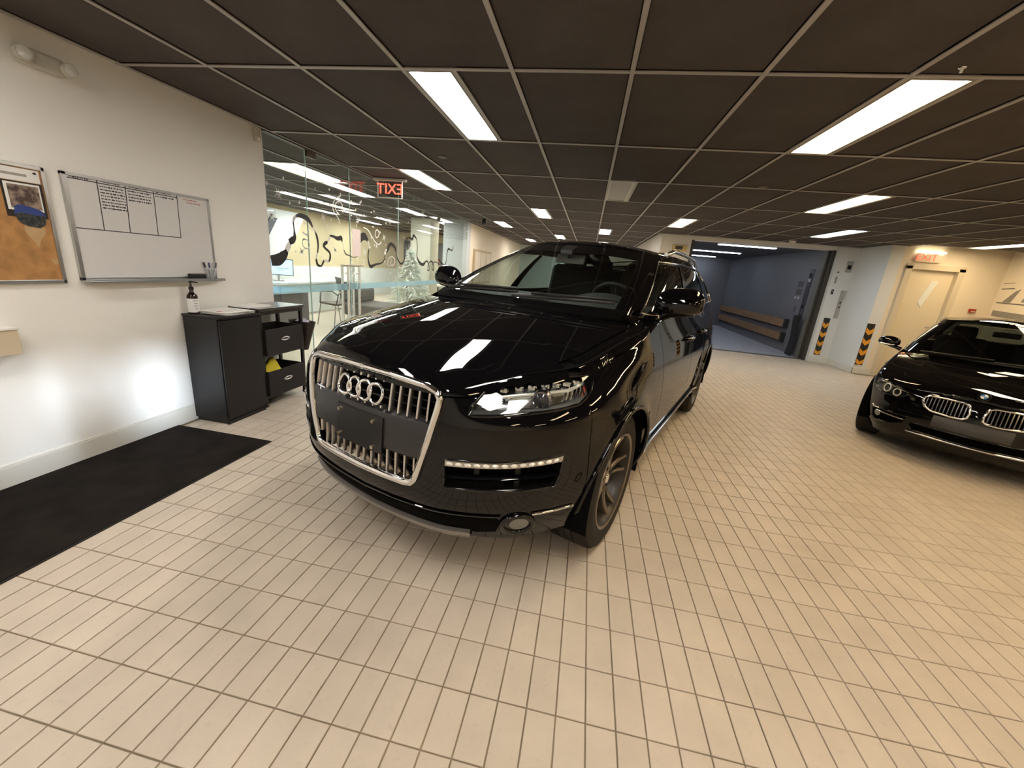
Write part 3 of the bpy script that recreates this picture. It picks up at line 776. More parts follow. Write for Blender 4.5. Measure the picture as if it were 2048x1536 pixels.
t = thing('photograph', 'white bordered photograph of a dim interior on the cork board', 'photo', (XL+.0136, 1.87, 1.53))
wb(MB().box(XL+.0138, XL+.0146, 1.795, 1.945, 1.525, 1.665), 'border', PAPER, t)
wb(MB().box(XL+.0146, XL+.0150, 1.808, 1.938, 1.535, 1.655), 'picture', photo_mat('photo print', (.06, .035, .03), (.32, .24, .18), 26), t)
t = thing('cut_out_photo', 'cut-out picture of a blue car overlapping the photograph on the cork board', 'photo', (XL+.015, 1.87, 1.44))
poly = [(1.812, 1.50), (1.82, 1.545), (1.84, 1.555), (1.90, 1.545), (1.935, 1.53), (1.945, 1.50), (1.938, 1.46), (1.91, 1.44), (1.86, 1.445), (1.83, 1.46)]
wb(MB().prism(poly, lambda a, z, d: (XL+d, a, z), .0152, .016), 'cut_sheet', photo_mat('car print', (.010, .016, .02), (.06, .065, .06), 60), t)
poly = [(1.812, 1.50), (1.82, 1.545), (1.84, 1.555), (1.90, 1.545), (1.935, 1.53), (1.945, 1.505), (1.90, 1.505), (1.84, 1.515)]
wb(MB().prism(poly, lambda a, z, d: (XL+d, a, z), .016, .0163), 'car_body_print', pm('print blue', (.02, .05, .22), .4), t)
# whiteboard
t = thing('whiteboard', 'whiteboard with a hand-drawn table and aluminium frame', 'whiteboard', (XL, 2.54, 1.15))
wb(wallrect(2.075, 3.0, 1.165, 1.76, .004, .014), 'panel', pm('whiteboard enamel', (.70, .69, .68), .22), t)
f = MB()
for q in ((2.055, 3.015, 1.15, 1.168), (2.055, 3.015, 1.752, 1.770), (2.055, 2.078, 1.15, 1.77), (2.995, 3.015, 1.15, 1.77)):
    f.box(XL, XL+.02, *q)
wb(f, 'frame', ALU, t, bevel=.002)
wb(MB().box(XL, XL+.075, 2.06, 3.04, 1.138, 1.150).box(XL+.068, XL+.075, 2.06, 3.04, 1.150, 1.158), 'tray', ALU, t, bevel=.002)
INK = pm('marker ink', (.02, .02, .025), .5); INKR = pm('marker ink red', (.45, .10, .08), .5)
lines = MB()
def wl(y0, z0, y1, z1, w=.0028):
    d = Vector((0, y1-y0, z1-z0)).normalized(); n = Vector((0, -d[2], d[1]))*w
    lines.add([(XL+.0146, y0+n[1], z0+n[2]), (XL+.0146, y1+n[1], z1+n[2]), (XL+.0146, y1-n[1], z1-n[2]), (XL+.0146, y0-n[1], z0-n[2])], [(0, 1, 2, 3)])
wl(2.085, 1.740, 2.755, 1.738); wl(2.08, 1.460, 2.745, 1.456)
for a, b_ in ((2.238, 2.232), (2.400, 2.386), (2.582, 2.572), (2.752, 2.742)): wl(a, 1.755, b_, 1.457, .003)
wb(lines, 'drawn_table', INK, t, fix=False)
def scrib(rows_, mat, name):
    mbs = MB(); rr = random.Random(7)
    for y0, y1, z, h in rows_:
        y = y0
        while y < y1-.004:
            w = min(rr.uniform(.006, .02), y1-y); hh = h*rr.uniform(.5, 1)
            mbs.box(XL+.0141, XL+.0146, y, y+w, z-hh/2, z+hh/2); y += w+rr.uniform(.002, .006)
    return wb(mbs, name, mat, t, fix=False)
scrib([(2.248, 2.39, 1.722-.018*k, .009) for k in range(8)]+[(2.41, 2.56, 1.724-.019*k, .009) for k in range(4)]+[(2.59, 2.73, 1.722, .010)]+[(2.095, 2.20, 1.748, .008), (2.26, 2.37, 1.750, .006), (2.42, 2.54, 1.750, .006), (2.60, 2.71, 1.749, .006)], INK, 'handwriting')
scrib([(2.80, 2.91, 1.735, .008), (2.82, 2.94, 1.715, .008)], INKR, 'red_handwriting')
# eraser and marker cup in the tray
t = thing('whiteboard_eraser', 'black felt eraser lying in the whiteboard tray', 'eraser', (XL+.045, 2.83, 1.1515))
MB().box(-.02, .02, -.085, .045, 0, .026).build('felt', pm('felt black', (.012, .012, .012), .9), t, bevel=.004)
MB().box(-.02, .02, -.085, .045, .026, .042).build('grip', BLACKP, t, bevel=.005)
t = thing('marker_cup', 'clear plastic cup for markers at the end of the whiteboard tray', 'cup', (XL+.045, 2.935, 1.1515))
MB().lathe([(.026, .0), (.030, .075)], lambda r, a, h: (r*math.cos(a), r*math.sin(a), h), 20).build('wall', glass('cup plastic', (.80, .83, .85)), t, smooth=60)
MB().cyl((0, 0, 0), (0, 0, .003), .026, n=20).build('bottom', pm('cup bottom', (.25, .26, .28), .4), t)
for k, (dx, dy, tx, ty, c, nm) in enumerate(((-.008, -.01, -.01, -.03, (.02, .02, .03), 'black'), (.006, -.004, .0, -.012, (.05, .06, .15), 'dark blue'), (.0, .008, .004, .014, (.5, .5, .52), 'white'), (.01, .006, .012, .03, (.10, .10, .12), 'grey'))):
    t = thing('marker_pen', nm+' marker pen standing in the clear cup', 'marker', (XL+.045+dx, 2.935+dy, 1.156), 0, 'marker pens in the cup')
    MB().cyl((0, 0, 0), (tx*.75, ty*.75, .085), .006, n=10).build('barrel', pm('pen white', (.62, .62, .64), .4), t, smooth=40)
    MB().cyl((tx*.75, ty*.75, .085), (tx, ty, .125), .0066, n=10).build('cap', pm('pen cap '+nm, c, .4), t, smooth=40)
# emergency light, motion sensor, wall box
t = thing('emergency_light', 'twin-head emergency light unit high on the white wall', 'emergency light', (XL, 2.06, 2.30))
EML = pm('emergency light plastic', (.56, .54, .47), .45)
MB().box(0, .05, -.10, .10, -.035, .05).build('housing', EML, t, bevel=.012)
for y in (-.10, .10):
    h = MB().lathe([(0, -.02), (.025, -.018), (.034, .012), (.036, .03), (0, .03)], lambda r, a, hh: (.055+hh, y+r*math.cos(a), .005+r*math.sin(a)), 20).build('lamp_head', EML, t, smooth=40)
    MB().lathe([(0, .034), (.030, .030)], lambda r, a, hh: (.055+hh, y+r*math.cos(a), .005+r*math.sin(a)), 20).build('lens', pm('lamp lens', (.75, .75, .7), .1), h, smooth=60)
t = thing('motion_sensor', 'small white motion sensor at the upper end of the wall', 'sensor', (XL, 3.585, 2.39))
MB().box(0, .035, -.028, .028, -.055, .06).build('housing', pm('sensor white', (.58, .55, .47), .4), t, bevel=.01)
MB().lathe([(0, .012), (.014, .008), (.02, 0)], lambda r, a, hh: (.035+hh, r*math.cos(a), -.025+r*math.sin(a)), 16).build('lens', pm('sensor lens', (.8, .78, .72), .1), t, smooth=60)
t = thing('wall_box', 'shallow beige wall box with white top below the cork board', 'box', (XL, 1.60, .76))
MB().box(0, .06, -.12, .085, 0, .135).build('body', pm('box beige', (.62, .52, .37), .6), t, bevel=.004)
MB().box(0, .066, -.125, .09, .135, .148).build('lid', pm('box lid', (.78, .76, .70), .5), t, bevel=.003)
# floor mat
t = thing('floor_mat', 'large black entrance mat lying along the white wall', 'mat', (-2.68, 1.7, 0))
MATC = pm('mat pile', (.020, .016, .014), .95, spec=.1, noise=.35, nscale=6, bump=.9, bscale=300)
MB().box(-.405, .425, -1.2, .81, 0, .008).build('pile', MATC, t)
MB().box(-.412, .434, -1.21, .818, 0, .005).build('edge', pm('mat rubber', (.012, .011, .011), .7), t)

# ---------------------------------------------------------------- black cabinet and cart
CAB = pm('cabinet black', (.009, .008, .009), .38, spec=.45, bump=.05, bscale=200)
t = thing('storage_cabinet', 'low black cabinet with a plain door beside the mat', 'cabinet', (-2.93, 2.87, 0))
MB().box(-.155, .155, -.205, .205, .03, .875).build('body', CAB, t, bevel=.004)
MB().box(.156, .172, -.20, .20, .06, .86).build('door', CAB, t, bevel=.003)
MB().box(-.16, .178, -.21, .21, .875, .89).build('top', CAB, t, bevel=.003)
MB().box(-.145, .16, -.195, .195, 0, .03).build('plinth', BLACKM, t)
for x, y in ((.15, -.19), (.15, .19)):
    MB().cyl((x, y, 0), (x, y, .03), .014, n=12).build('foot', BLACKM, t)
t = thing('utility_cart', 'black open shelf cart holding two fabric bins', 'cart', (-2.93, 3.38, 0))
for x, y in ((.13, -.265), (.13, .265), (-.13, -.265), (-.13, .265)):
    MB().box(x-.012, x+.012, y-.014, y+.014, .03, .895).build('leg', BLACKM, t)
MB().box(-.155, .155, -.29, .29, .895, .918).build('top', pm('cart top', (.02, .018, .018), .15, coat=.5), t, bevel=.003)
MB().box(-.145, .145, -.28, .28, .862, .895).build('apron', BLACKM, t)
for z in (.475, .085):
    MB().box(-.145, .145, -.28, .28, z, z+.018).build('shelf', BLACKM, t)
for x, y in ((.13, -.265), (.13, .265), (-.13, -.265), (-.13, .265)):
    c = MB().cyl((x, y-.012, .018), (x, y+.012, .018), .018, n=14).build('caster', pm('caster', (.05, .05, .05), .5), t, smooth=40)
FAB = pm('bin fabric', (.015, .012, .012), .8, bump=.3, bscale=400)
def bin_(label, z, bulge):
    t = thing('fabric_bin', label, 'bin', (-2.92, 3.37, z), 0, 'fabric bins in the cart')
    x0, x1, y0, y1, h, w = -.14, .155, -.235, .235, .235, .01
    m_ = MB(); m_.box(x0, x1, y0, y1, 0, w); m_.box(x0, x0+w, y0, y1, w, h); m_.box(x1-w, x1, y0, y1, w, h); m_.box(x0+w, x1-w, y0, y0+w, w, h); m_.box(x0+w, x1-w, y1-w, y1, w, h)
    m_.build('walls', FAB, t)
    hd = MB(); hd.tube([(x1+.004, -.045+.09*k/10+.0, .125+.016*0) for k in range(11)], .0075, 8)
    pts = [(x1+.004, .05*math.cos(a), .13+.014*math.sin(a)) for a in [2*PI*k/24 for k in range(24)]]
    MB().tube(pts, .0055, 8, closed=True).build('grommet', pm('grommet steel', (.7, .7, .7), .25, metal=1), t, smooth=60)
    MB().box(x1+.0005, x1+.003, -.042, .042, .121, .139).build('handle_slot', pm('slot dark', (.12, .12, .13), .6), t)
    return t
bin_('black fabric bin on the upper shelf of the cart', .494, 0)
bin_('black fabric bin with yellow cloths on the lower shelf of the cart', .104, 0)
t = thing('yellow_cloth', 'crumpled yellow cloth heaped in the lower fabric bin', 'cloth', (-2.885, 3.26, .245))
rr = random.Random(11); rows = []
for a in range(15):
    row = []
    for b_ in range(19):
        x = -.085+.2*a/14; y = -.115+.23*b_/18
        h = .11*max(0, 1-(abs(x)/.125)**2)*max(0, 1-(abs(y)/.14)**2)+.05+.028*math.sin(40*x+17*y)+.018*math.sin(31*y-55*x*y)+rr.uniform(-.006, .006)
        row.append((x, y, h))
    rows.append(row)
mbc = MB(); mbc.grid(rows); mbc.grid([[(x, y, -.09) for x, y, z in r] for r in rows]); n_ = 15*19
for a in range(14):
    for b_ in (0, 18): mbc.f.append((a*19+b_, (a+1)*19+b_, n_+(a+1)*19+b_, n_+a*19+b_))
for b_ in range(18):
    for a in (0, 14): mbc.f.append((a*19+b_, a*19+b_+1, n_+a*19+b_+1, n_+a*19+b_))
o = mbc.build('folds', pm('cloth yellow', (.72, .58, .03), .8), t, smooth=70)
# waste bag at the end of the cart
t = thing('waste_bag', 'dark waste bag with white paper in it hanging at the cart end', 'bag', (-2.86, 3.74, .44))
rows = []
for k in range(8):
    z = .30*k/7; w = .055+.03*k/7
    rows.append([((w+.07*(k/7))*math.cos(a)*1.0, w*math.sin(a)*.75*(1+.08*math.sin(5*a+k)), z) for a in [2*PI*q/20 for q in range(21)]])
MB().grid(rows).add([(0, 0, 0)]+rows[0][:20], [(0, 1+(k+1) % 20, 1+k) for k in range(20)]).build('bag', pm('bag black', (.03, .022, .018), .3), t, smooth=60, weld=.0005)
rows = [[(.08*(1-k/4)*math.cos(a), .05*(1-k/4)*math.sin(a), .29+.05*k/4+.012*math.sin(3*a+k)) for a in [2*PI*q/14 for q in range(15)]] for k in range(5)]
MB().grid(rows).build('crumpled_paper', pm('paper lilac', (.55, .54, .66), .7), t, smooth=50)
# things on top of the cabinet
t = thing('soap_bottle', 'brown pump bottle with white label on the black cabinet', 'bottle', (-3.03, 2.72, .89))
rot = lambda r, a, h: (r*math.cos(a), r*math.sin(a), h)
MB().lathe([(0, 0), (.034, 0), (.037, .006), (.037, .125), (.034, .14), (.018, .165), (.013, .172), (.013, .185), (0, .185)], rot, 32).build('bottle', pm('bottle amber', (.018, .008, .004), .12), t, smooth=40)
MB().lathe([(.0376, .012), (.0376, .118)], rot, 32).build('label_wrap', pm('bottle label', (.78, .78, .77), .5), t, smooth=60)
lb = MB()
for k, w in enumerate((.45, .3, .4, .2)):
    z = .10-.02*k; lb.grid([[(.0380*math.cos(a), .0380*math.sin(a), zz) for a in np.linspace(-w-.2, w-.2, 8)] for zz in (z, z+.006)])
lb.build('label_print', pm('grey ink', (.35, .33, .29), .7), t)
MB().lathe([(0, .185), (.017, .185), (.017, .205), (.009, .208), (.006, .225), (.006, .238), (.014, .24), (.014, .252), (0, .254)], rot, 20).cyl((0, 0, .246), (.035, .03, .24), .006, .004, 10).build('pump', BLACKP, t, smooth=40)
def sheets(name, label, cat, loc, n, w, d, seed, mat, th=.003):
    t = thing(name, label, cat, loc); rr = random.Random(seed)
    for k in range(n):
        a = rr.uniform(-.16, .16); c, s_ = math.cos(a), math.sin(a); dx, dy = rr.uniform(-.018, .018), rr.uniform(-.02, .02)
        MB().obox((dx, dy, th*(k+.5)), (c*w/2, s_*w/2, 0), (-s_*d/2, c*d/2, 0), (0, 0, th*.46)).build('sheet', mat, t)
    return t
t = sheets('paper_stack', 'loose stack of white papers on the black cabinet', 'papers', (-2.90, 2.90, .89), 9, .21, .29, 5, PAPER)
MB().box(.02, .05, -.13, -.10, .028, .0285).build('red_mark', pm('red ink', (.5, .03, .03), .6), t)
t = sheets('folder', 'flat white folder lying half on the cart top', 'folder', (-2.95, 3.22, .918), 2, .2, .27, 9, PAPER, .004)
# ================================================================ GLASS WALL AND OFFICE
def ray_px(x, y):
    return CR*((x-1024)/FPX)-CU*((y-768)/FPX)+CF
def at_x(x, y, X):
    d = ray_px(x, y); k = X/d[0]; return (X, k*d[1], H+k*d[2])
GZ = 2.452
GL = glass('office glass', (.93, .97, .965), 1.42)
g = struct('window_1', MB().box(XL-.03, XL+.03, YW, 10.25, GZ, ZC+.05).box(XL-.02, XL+.02, YW, 10.25, -.005, .02), pm('glass header', (.085, .08, .075), .5), 'frameless glass partition with painted winter decals')
panes = [(YW+.005, 4.236), (4.244, 5.056), (5.064, 6.436), (6.444, 10.245)]
for a, b in panes:
    MB().box(XL-.005, XL+.005, a, b, .022, GZ).build('glass_pane', GL, g)
EDG = pm('glass edge', (.55, .72, .70), .2, spec=.6)
for y in (4.24, 5.06, 6.44):
    MB().box(XL-.006, XL+.006, y-.004, y+.004, .022, GZ).build('pane_edge', EDG, g)
for a, b in panes:
    MB().box(XL-.0062, XL-.0055, a, b, .985, 1.065).build('frosted_band', glass('frosted film', (.72, .86, .93), 1.3, .6, 0, .45, (.62, .82, .92)), g)
MB().box(XL-.02, XL+.02, 4.26, 4.40, GZ-.06, GZ).build('door_patch', pm('patch fitting', (.10, .075, .05), .4, metal=.5), g)
for yy in (4.93, 5.19):
    h = MB().box(XL+.03, XL+.055, yy-.012, yy+.012, .50, 1.30)
    h.cyl((XL, yy, .60), (XL+.04, yy, .60), .008, n=10); h.cyl((XL, yy, 1.2), (XL+.04, yy, 1.2), .008, n=10)
    h.build('pull_handle', CHROME, g, smooth=40)
    MB().box(XL-.055, XL-.03, yy-.012, yy+.012, .50, 1.30).build('pull_handle', CHROME, g)
MB().box(XL+.006, XL+.045, 4.84, 5.30, 1.285, 1.305).build('lock_bar', pm('lock metal', (.45, .42, .35), .3, metal=1), g)
DW = pm('decal white', (.80, .80, .76), .6); DK = pm('decal black', (.012, .011, .010), .6)
def strip(pts, wid, name, mat, d=.008, par=g, smoothn=5):
    P = [at_x(*p, XL)[1:] for p in pts]
    P = catmull(P, smoothn)
    W = np.interp(np.linspace(0, 1, len(P)), np.linspace(0, 1, len(wid)), wid) if isinstance(wid, (list, tuple)) else np.full(len(P), wid)
    T = np.gradient(P, axis=0); T /= np.maximum(np.linalg.norm(T, axis=1), 1e-9)[:, None]; N = np.c_[-T[:, 1], T[:, 0]]
    mb = MB()
    rows = [[(XL+d, *(p+n*w/2)) for p, n, w in zip(P, N, W)], [(XL+d, *(p-n*w/2)) for p, n, w in zip(P, N, W)]]
    mb.grid(rows)
    return mb.build(name, mat, par, fix=False)
big = [(541, 521), (556, 519), (566, 511), (573, 502)]
strip(big, [.10, .12, .10, .05], 'ribbon', DK)
strip([(571, 503), (576, 492), (580, 484)], [.06, .07, .04], 'ribbon_highlight', DW)
strip([(577, 484), (584, 480), (588, 474), (587, 460), (585, 444)], [.06, .075, .05, .02, .02], 'ribbon', DK)
strip([(585, 446), (586, 437), (592, 432)], [.02, .035, .03], 'ribbon_highlight', DW)
strip([(590, 432), (600, 431), (613, 437), (620, 446), (624, 455)], [.02, .05, .055, .04, .02], 'ribbon', DK)
strip([(623, 454), (628, 461), (630, 466)], .015, 'ribbon_highlight', DW)
strip([(629, 463), (633, 475), (635, 490), (634, 506)], [.02, .035, .03, .02], 'ribbon', DK)
strip([(634, 505), (631, 514), (632, 522)], .03, 'ribbon_highlight', DW)
strip([(631, 518), (634, 529), (641, 532), (645, 525), (647, 520)], [.03, .035, .02, .03, .02], 'ribbon', DK)
strip([(648, 522), (652, 521), (656, 524)], .03, 'ribbon_highlight', DW)
strip([(656, 524), (659, 516), (658, 505), (650, 497), (646, 491), (650, 486), (654, 484)], [.02, .035, .03, .03, .035, .045, .03], 'ribbon', DK)
strip([(654, 485), (657, 477), (660, 473)], .025, 'ribbon_highlight', DW)
strip([(658, 471), (666, 473), (674, 477), (681, 476), (683, 484)], [.02, .03, .05, .06, .02], 'ribbon', DK)
strip([(683, 483), (685, 492), (687, 500)], .012, 'ribbon_highlight', DW)
strip([(686, 498), (690, 507), (697, 511), (708, 515), (716, 511)], [.012, .02, .014, .008, .008], 'ribbon', DK)
strip([(719, 483), (722, 475), (728, 473), (735, 481)], [.06, .10, .10, .04], 'ribbon', DK)
strip([(734, 480), (737, 489), (737, 500)], .02, 'ribbon_highlight', DW)
strip([(737, 497), (735, 512), (737, 527), (741, 533), (750, 529), (762, 526), (768, 518), (768, 508)], [.025, .03, .04, .05, .03, .02, .02, .015], 'ribbon', DK)
strip([(767, 510), (771, 500), (777, 503)], .03, 'ribbon_highlight', DW)
strip([(774, 504), (777, 492), (782, 488), (789, 495), (791, 504)], [.05, .06, .05, .05, .03], 'ribbon', DK)
strip([(790, 500), (793, 514), (800, 527), (806, 524), (809, 512), (809, 499)], [.02, .02, .03, .03, .025, .02], 'ribbon', DK)
strip([(815, 498), (812, 482), (816, 475), (824, 478), (826, 471), (832, 478), (834, 495), (833, 512), (838, 525), (846, 529), (851, 523)], [.02, .04, .02, .05, .05, .02, .02, .03, .06, .05, .02], 'ribbon', DK)
strip([(846, 527), (853, 522), (857, 530), (857, 541), (854, 537), (858, 525), (863, 523), (866, 530), (866, 541), (863, 533), (868, 524), (875, 526)], [.02, .03, .035, .03, .02, .02, .03, .035, .03, .02, .02, .02], 'ribbon', DK)
strip([(877, 519), (883, 526), (889, 531), (892, 520), (893, 508), (896, 498), (901, 500), (904, 500), (906, 491)], [.03, .02, .05, .03, .04, .05, .02, .04, .015], 'ribbon', DK)
# white swirls
for pts in ([(679, 386), (679, 392), (672, 396), (667, 402), (664, 412), (666, 422), (671, 430), (677, 440), (678, 448)], [(678, 430), (671, 421), (669, 411), (673, 404), (679, 404), (683, 410), (682, 417), (679, 415)],
            [(603, 464), (612, 471), (611, 467)], [(603, 478), (612, 480), (618, 488), (617, 495), (610, 497), (604, 490), (604, 481), (609, 477)],
            [(726, 455), (734, 459), (741, 470), (748, 482), (756, 489), (762, 484)], [(753, 459), (757, 464), (756, 472), (752, 475), (749, 468), (751, 461), (754, 459)],
            [(726, 517), (727, 526), (722, 533), (721, 542), (726, 547), (729, 542), (727, 538)], [(774, 530), (776, 518), (782, 513), (788, 518), (788, 526), (783, 531), (780, 526), (782, 521)],
            [(816, 520), (816, 505), (820, 494), (825, 492)], [(820, 528), (824, 520), (826, 510)]):
    strip(pts, .014, 'swirl', DW, .009)
rs = random.Random(5)
for (x, y, r) in ((555, 386, .075), (645, 434, .075), (602, 503, .085), (669, 500, .08), (714, 441, .07), (728, 504, .08), (779, 443, .07), (767, 475, .08), (752, 492, .05), (845, 428, .10), (541, 430, .07)):
    c = at_x(x, y, XL); mb = MB()
    for k in range(4):
        a = PI*k/4+.2; L = r*(1 if k % 2 else .7)
        dy, dz = math.sin(a)*L, math.cos(a)*L; ny, nz = math.cos(a)*.007, -math.sin(a)*.007
        mb.add([(XL+.009, c[1]+dy, c[2]+dz), (XL+.009, c[1]+ny, c[2]+nz), (XL+.009, c[1]-dy, c[2]-dz), (XL+.009, c[1]-ny, c[2]-nz)], [(0, 1, 2, 3)])
    mb.build('snowflake', DW, g, fix=False)
dots = MB()
spots = [(565, 356), (532, 366), (578, 406), (597, 405), (629, 377), (657, 379), (648, 407), (658, 410), (688, 403), (704, 408), (685, 422), (661, 440), (654, 452), (593, 447), (608, 447), (590, 503), (644, 512), (670, 532)]
while len(spots) < 75: spots.append((rs.uniform(700, 830), rs.uniform(395, 560)))
for x, y in spots:
    c = at_x(x, y, XL); r = rs.uniform(.008, .014)
    dots.add([(XL+.009, c[1]+r*math.cos(a), c[2]+r*1.3*math.sin(a)) for a in [2*PI*k/8 for k in range(8)]], [tuple(range(8))])
tag(dots.build('snow_dots', DW, g, fix=False), kind='stuff')
t = thing('door_notice', 'pale pink paper notice taped to the glass door', 'paper', (XL+.007, 5.2, 1.42))
MB().box(0, .0015, -.10, .10, 0, .34).build('sheet', pm('paper pink', (.74, .62, .58), .7), t)
# room behind the glass
OFW = pm('office wall beige', (.60, .52, .33), .7); OFWHT = pm('office white', (.78, .84, .84), .6)
struct('floor_office', MB().box(-8.4, XL-.05, 3.3, 17.2, -.1, 0), pm('office floor', (.52, .46, .36), .35, noise=.08, nscale=2), 'pale smooth office floor')
struct('wall_office_side', MB().box(-8.4, -8.2, 3.3, 17.2, 0, ZC+.05), OFW, 'beige office side wall')
struct('wall_office_far', MB().box(-8.4, -3.72, 17.0, 17.2, 0, ZC+.05), OFW)
struct('wall_office_near', MB().box(-8.4, XL-.2, 3.3, 3.5, 0, ZC+.05), WALLW)
struct('wall_office_column', MB().box(-4.75, -4.2, 10.6, 11.2, 0, ZC+.05), pm('column cream', (.66, .63, .52), .75, noise=.05, nscale=20), 'cream column inside the office')
struct('trim_1', MB().box(-8.2, -8.17, 3.5, 17.0, 0, .97), OFWHT, 'white lower panelling of the office wall')
t = thing('wall_screen', 'tilted white wall panel with a dark diagonal stripe in the office', 'panel', (-8.19, 9.2, 1.1))
MB().prism([(-1.6, -.1), (.9, -.1), (1.9, 1.28), (-1.6, 1.28)], lambda a, z, d: (d, a, z), 0, .02).build('white_field', pm('panel white', (.80, .84, .85), .5), t)
MB().prism([(-.15, .15), (.08, .15), (.75, 1.05), (.5, 1.05)], lambda a, z, d: (d, a, z), .021, .05).build('stripe', pm('panel dark', (.10, .105, .12), .5), t)
MB().prism([(-1.5, .35), (-.15, .35), (.35, 1.05), (-1.5, 1.05)], lambda a, z, d: (d, a, z), .021, .03).build('bright_field', pm('panel cyan', (.62, .85, .9), .4), t)
# reception desk
t = thing('reception_desk', 'dark grey reception desk with white top behind the glass', 'desk', (-5.0, 5.9, 0))
DG = pm('desk grey', (.085, .08, .085), .4)
MB().box(-.05, .0, -1.0, .85, 0, .70).build('front_panel', DG, t); MB().box(-.75, -.05, .80, .85, 0, .70).build('side_panel', DG, t)
MB().box(-.75, -.05, -1.0, -.95, 0, .70).build('side_panel', DG, t)
MB().box(-.80, .05, -1.05, .90, .70, .735).build('top', pm('desk top white', (.72, .80, .83), .2), t, bevel=.004)
t = thing('long_white_desk', 'long white office desk behind the reception desk', 'desk', (-6.6, 8.2, 0))
MB().box(-.4, .4, -2.6, 2.6, .70, .74).build('top', pm('desk top white', (1, 1, 1)), t, bevel=.004)
MB().box(.30, .33, -2.6, 2.6, .05, .70).build('front_panel', OFWHT, t)
for y in (-2.5, 0, 2.5): MB().box(-.35, .28, y-.02, y+.02, 0, .70).build('leg_panel', OFWHT, t)
def monitor(label, x, y, rz, lit):
    t = thing('monitor', label, 'monitor', (x, y, .742), rz)
    MB().box(-.29, .29, -.012, .012, .12, .46).build('housing', BLACKP, t, bevel=.004)
    MB().box(-.275, .275, -.0135, -.012, .135, .445).build('screen', emis('screen light', (.42, .66, 1), 1.25) if lit else pm('screen off', (.01, .01, .012), .1), t)
    if lit: MB().box(-.05, .2, -.0145, -.0135, .26, .27).box(-.05, .12, -.0145, -.0135, .22, .227).box(-.2, .1, -.0145, -.0135, .38, .386).build('screen_text', pm('screen text', (.02, .03, .10), .5), t)
    MB().cyl((0, .03, 0), (0, .02, .2), .02, n=12).build('stand', STEEL, t); MB().cyl((0, .03, 0), (0, .03, .012), .11, n=24).build('foot', STEEL, t)
mp = at_x(558, 562, -6.55)
monitor('glowing blue monitor on the long white desk', -6.55, mp[1], .705, True)
def office_chair(label, x, y, rz):
    t = thing('office_chair', label, 'chair', (x, y, 0), rz, 'dark visitor chairs in the office')
    CH = pm('chair shell', (.06, .045, .04), .5)
    MB().box(-.24, .24, -.23, .22, .43, .47).build('seat', CH, t, bevel=.015)
    rows = [[(-.22+.44*q/8, .22+.08*k/6+.02*math.cos((q-4)/4), .52+.34*k/6) for q in range(9)] for k in range(7)]
    m_ = MB(); m_.grid(rows); m_.grid([[(a, b_+.025, c) for a, b_, c in r] for r in rows])
    m_.build('backrest', CH, t, smooth=60)
    for sx in (-1, 1):
        for y0, y1 in ((-.20, -.27), (.18, .28)):
            MB().cyl((sx*.23, y0, .44), (sx*.26, y1, 0), .011, n=10).build('leg', STEEL, t, smooth=40)
        MB().tube([(sx*.24, .22, .56), (sx*.27, .10, .66), (sx*.27, -.16, .66), (sx*.25, -.20, .45)], .012, 8).build('armrest', BLACKP, t, smooth=60)
        MB().cyl((sx*.2, .23, .45), (sx*.2, .25, .56), .012, n=10).build('back_post', STEEL, t, smooth=40)
office_chair('dark visitor chair facing the reception desk behind the glass', -4.95, 7.55, -.35)
office_chair('dark visitor chair beside the flocked tree in the office', -5.75, 9.4, 2.4)
t = thing('lounge_bench', 'dark grey low lounge bench behind the glass partition', 'bench', (-4.60, 8.45, 0), 0)
BN = pm('bench fabric', (.075, .07, .06), .7)
MB().box(-.45, .45, -.55, .55, .18, .42).build('seat', BN, t, bevel=.05); MB().box(-.45, -.30, -.55, .55, .42, .72).build('backrest', BN, t, bevel=.05)
for x in (-.38, .38):
    for y in (-.48, .48): MB().cyl((x, y, 0), (x, y, .18), .018, n=10).build('leg', CHROME, t)
# flocked tree
t = thing('flocked_tree', 'white flocked artificial tree with pale ornaments in the office', 'tree', (-4.35, 9.75, 0))
MB().cyl((0, 0, 0), (0, 0, .5), .05, .04, 10).cyl((0, 0, 0), (0, 0, .05), .2, n=16).build('trunk', pm('tree trunk', (.10, .07, .05), .8), t)
nb = MB(); rr = random.Random(2)
for k in range(2200):
    z = .30+1.35*rr.random()**1.2; R_ = .62*(1.70-z)/1.4*rr.uniform(.45, 1); a = rr.uniform(0, 2*PI)
    c = Vector((R_*math.cos(a), R_*math.sin(a), z)); d = Vector((math.cos(a), math.sin(a), rr.uniform(-.6, .3))).normalized()*.11
    s_ = Vector((-math.sin(a), math.cos(a), rr.uniform(-.4, .4)))*.022
    nb.add([c-d*.4-s_, c-d*.4+s_, c+d], [(0, 1, 2)])
tag(nb.build('needles', pm('flocked needles', (.70, .76, .68), .8), t, fix=False), kind='stuff')
ORN = pm('ornament', (.85, .85, .75), .2)
for k in range(22):
    z = .4+1.1*k/22; a = 2.4*k; R_ = .60*(1.70-z)/1.4
    MB().lathe([(0, -.03), (.021, -.021), (.03, 0), (.021, .021), (0, .03)], lambda r, an, h: (R_*math.cos(a)+r*math.cos(an), R_*math.sin(a)+r*math.sin(an), z+h), 10).build('ornament', ORN, t, smooth=80)
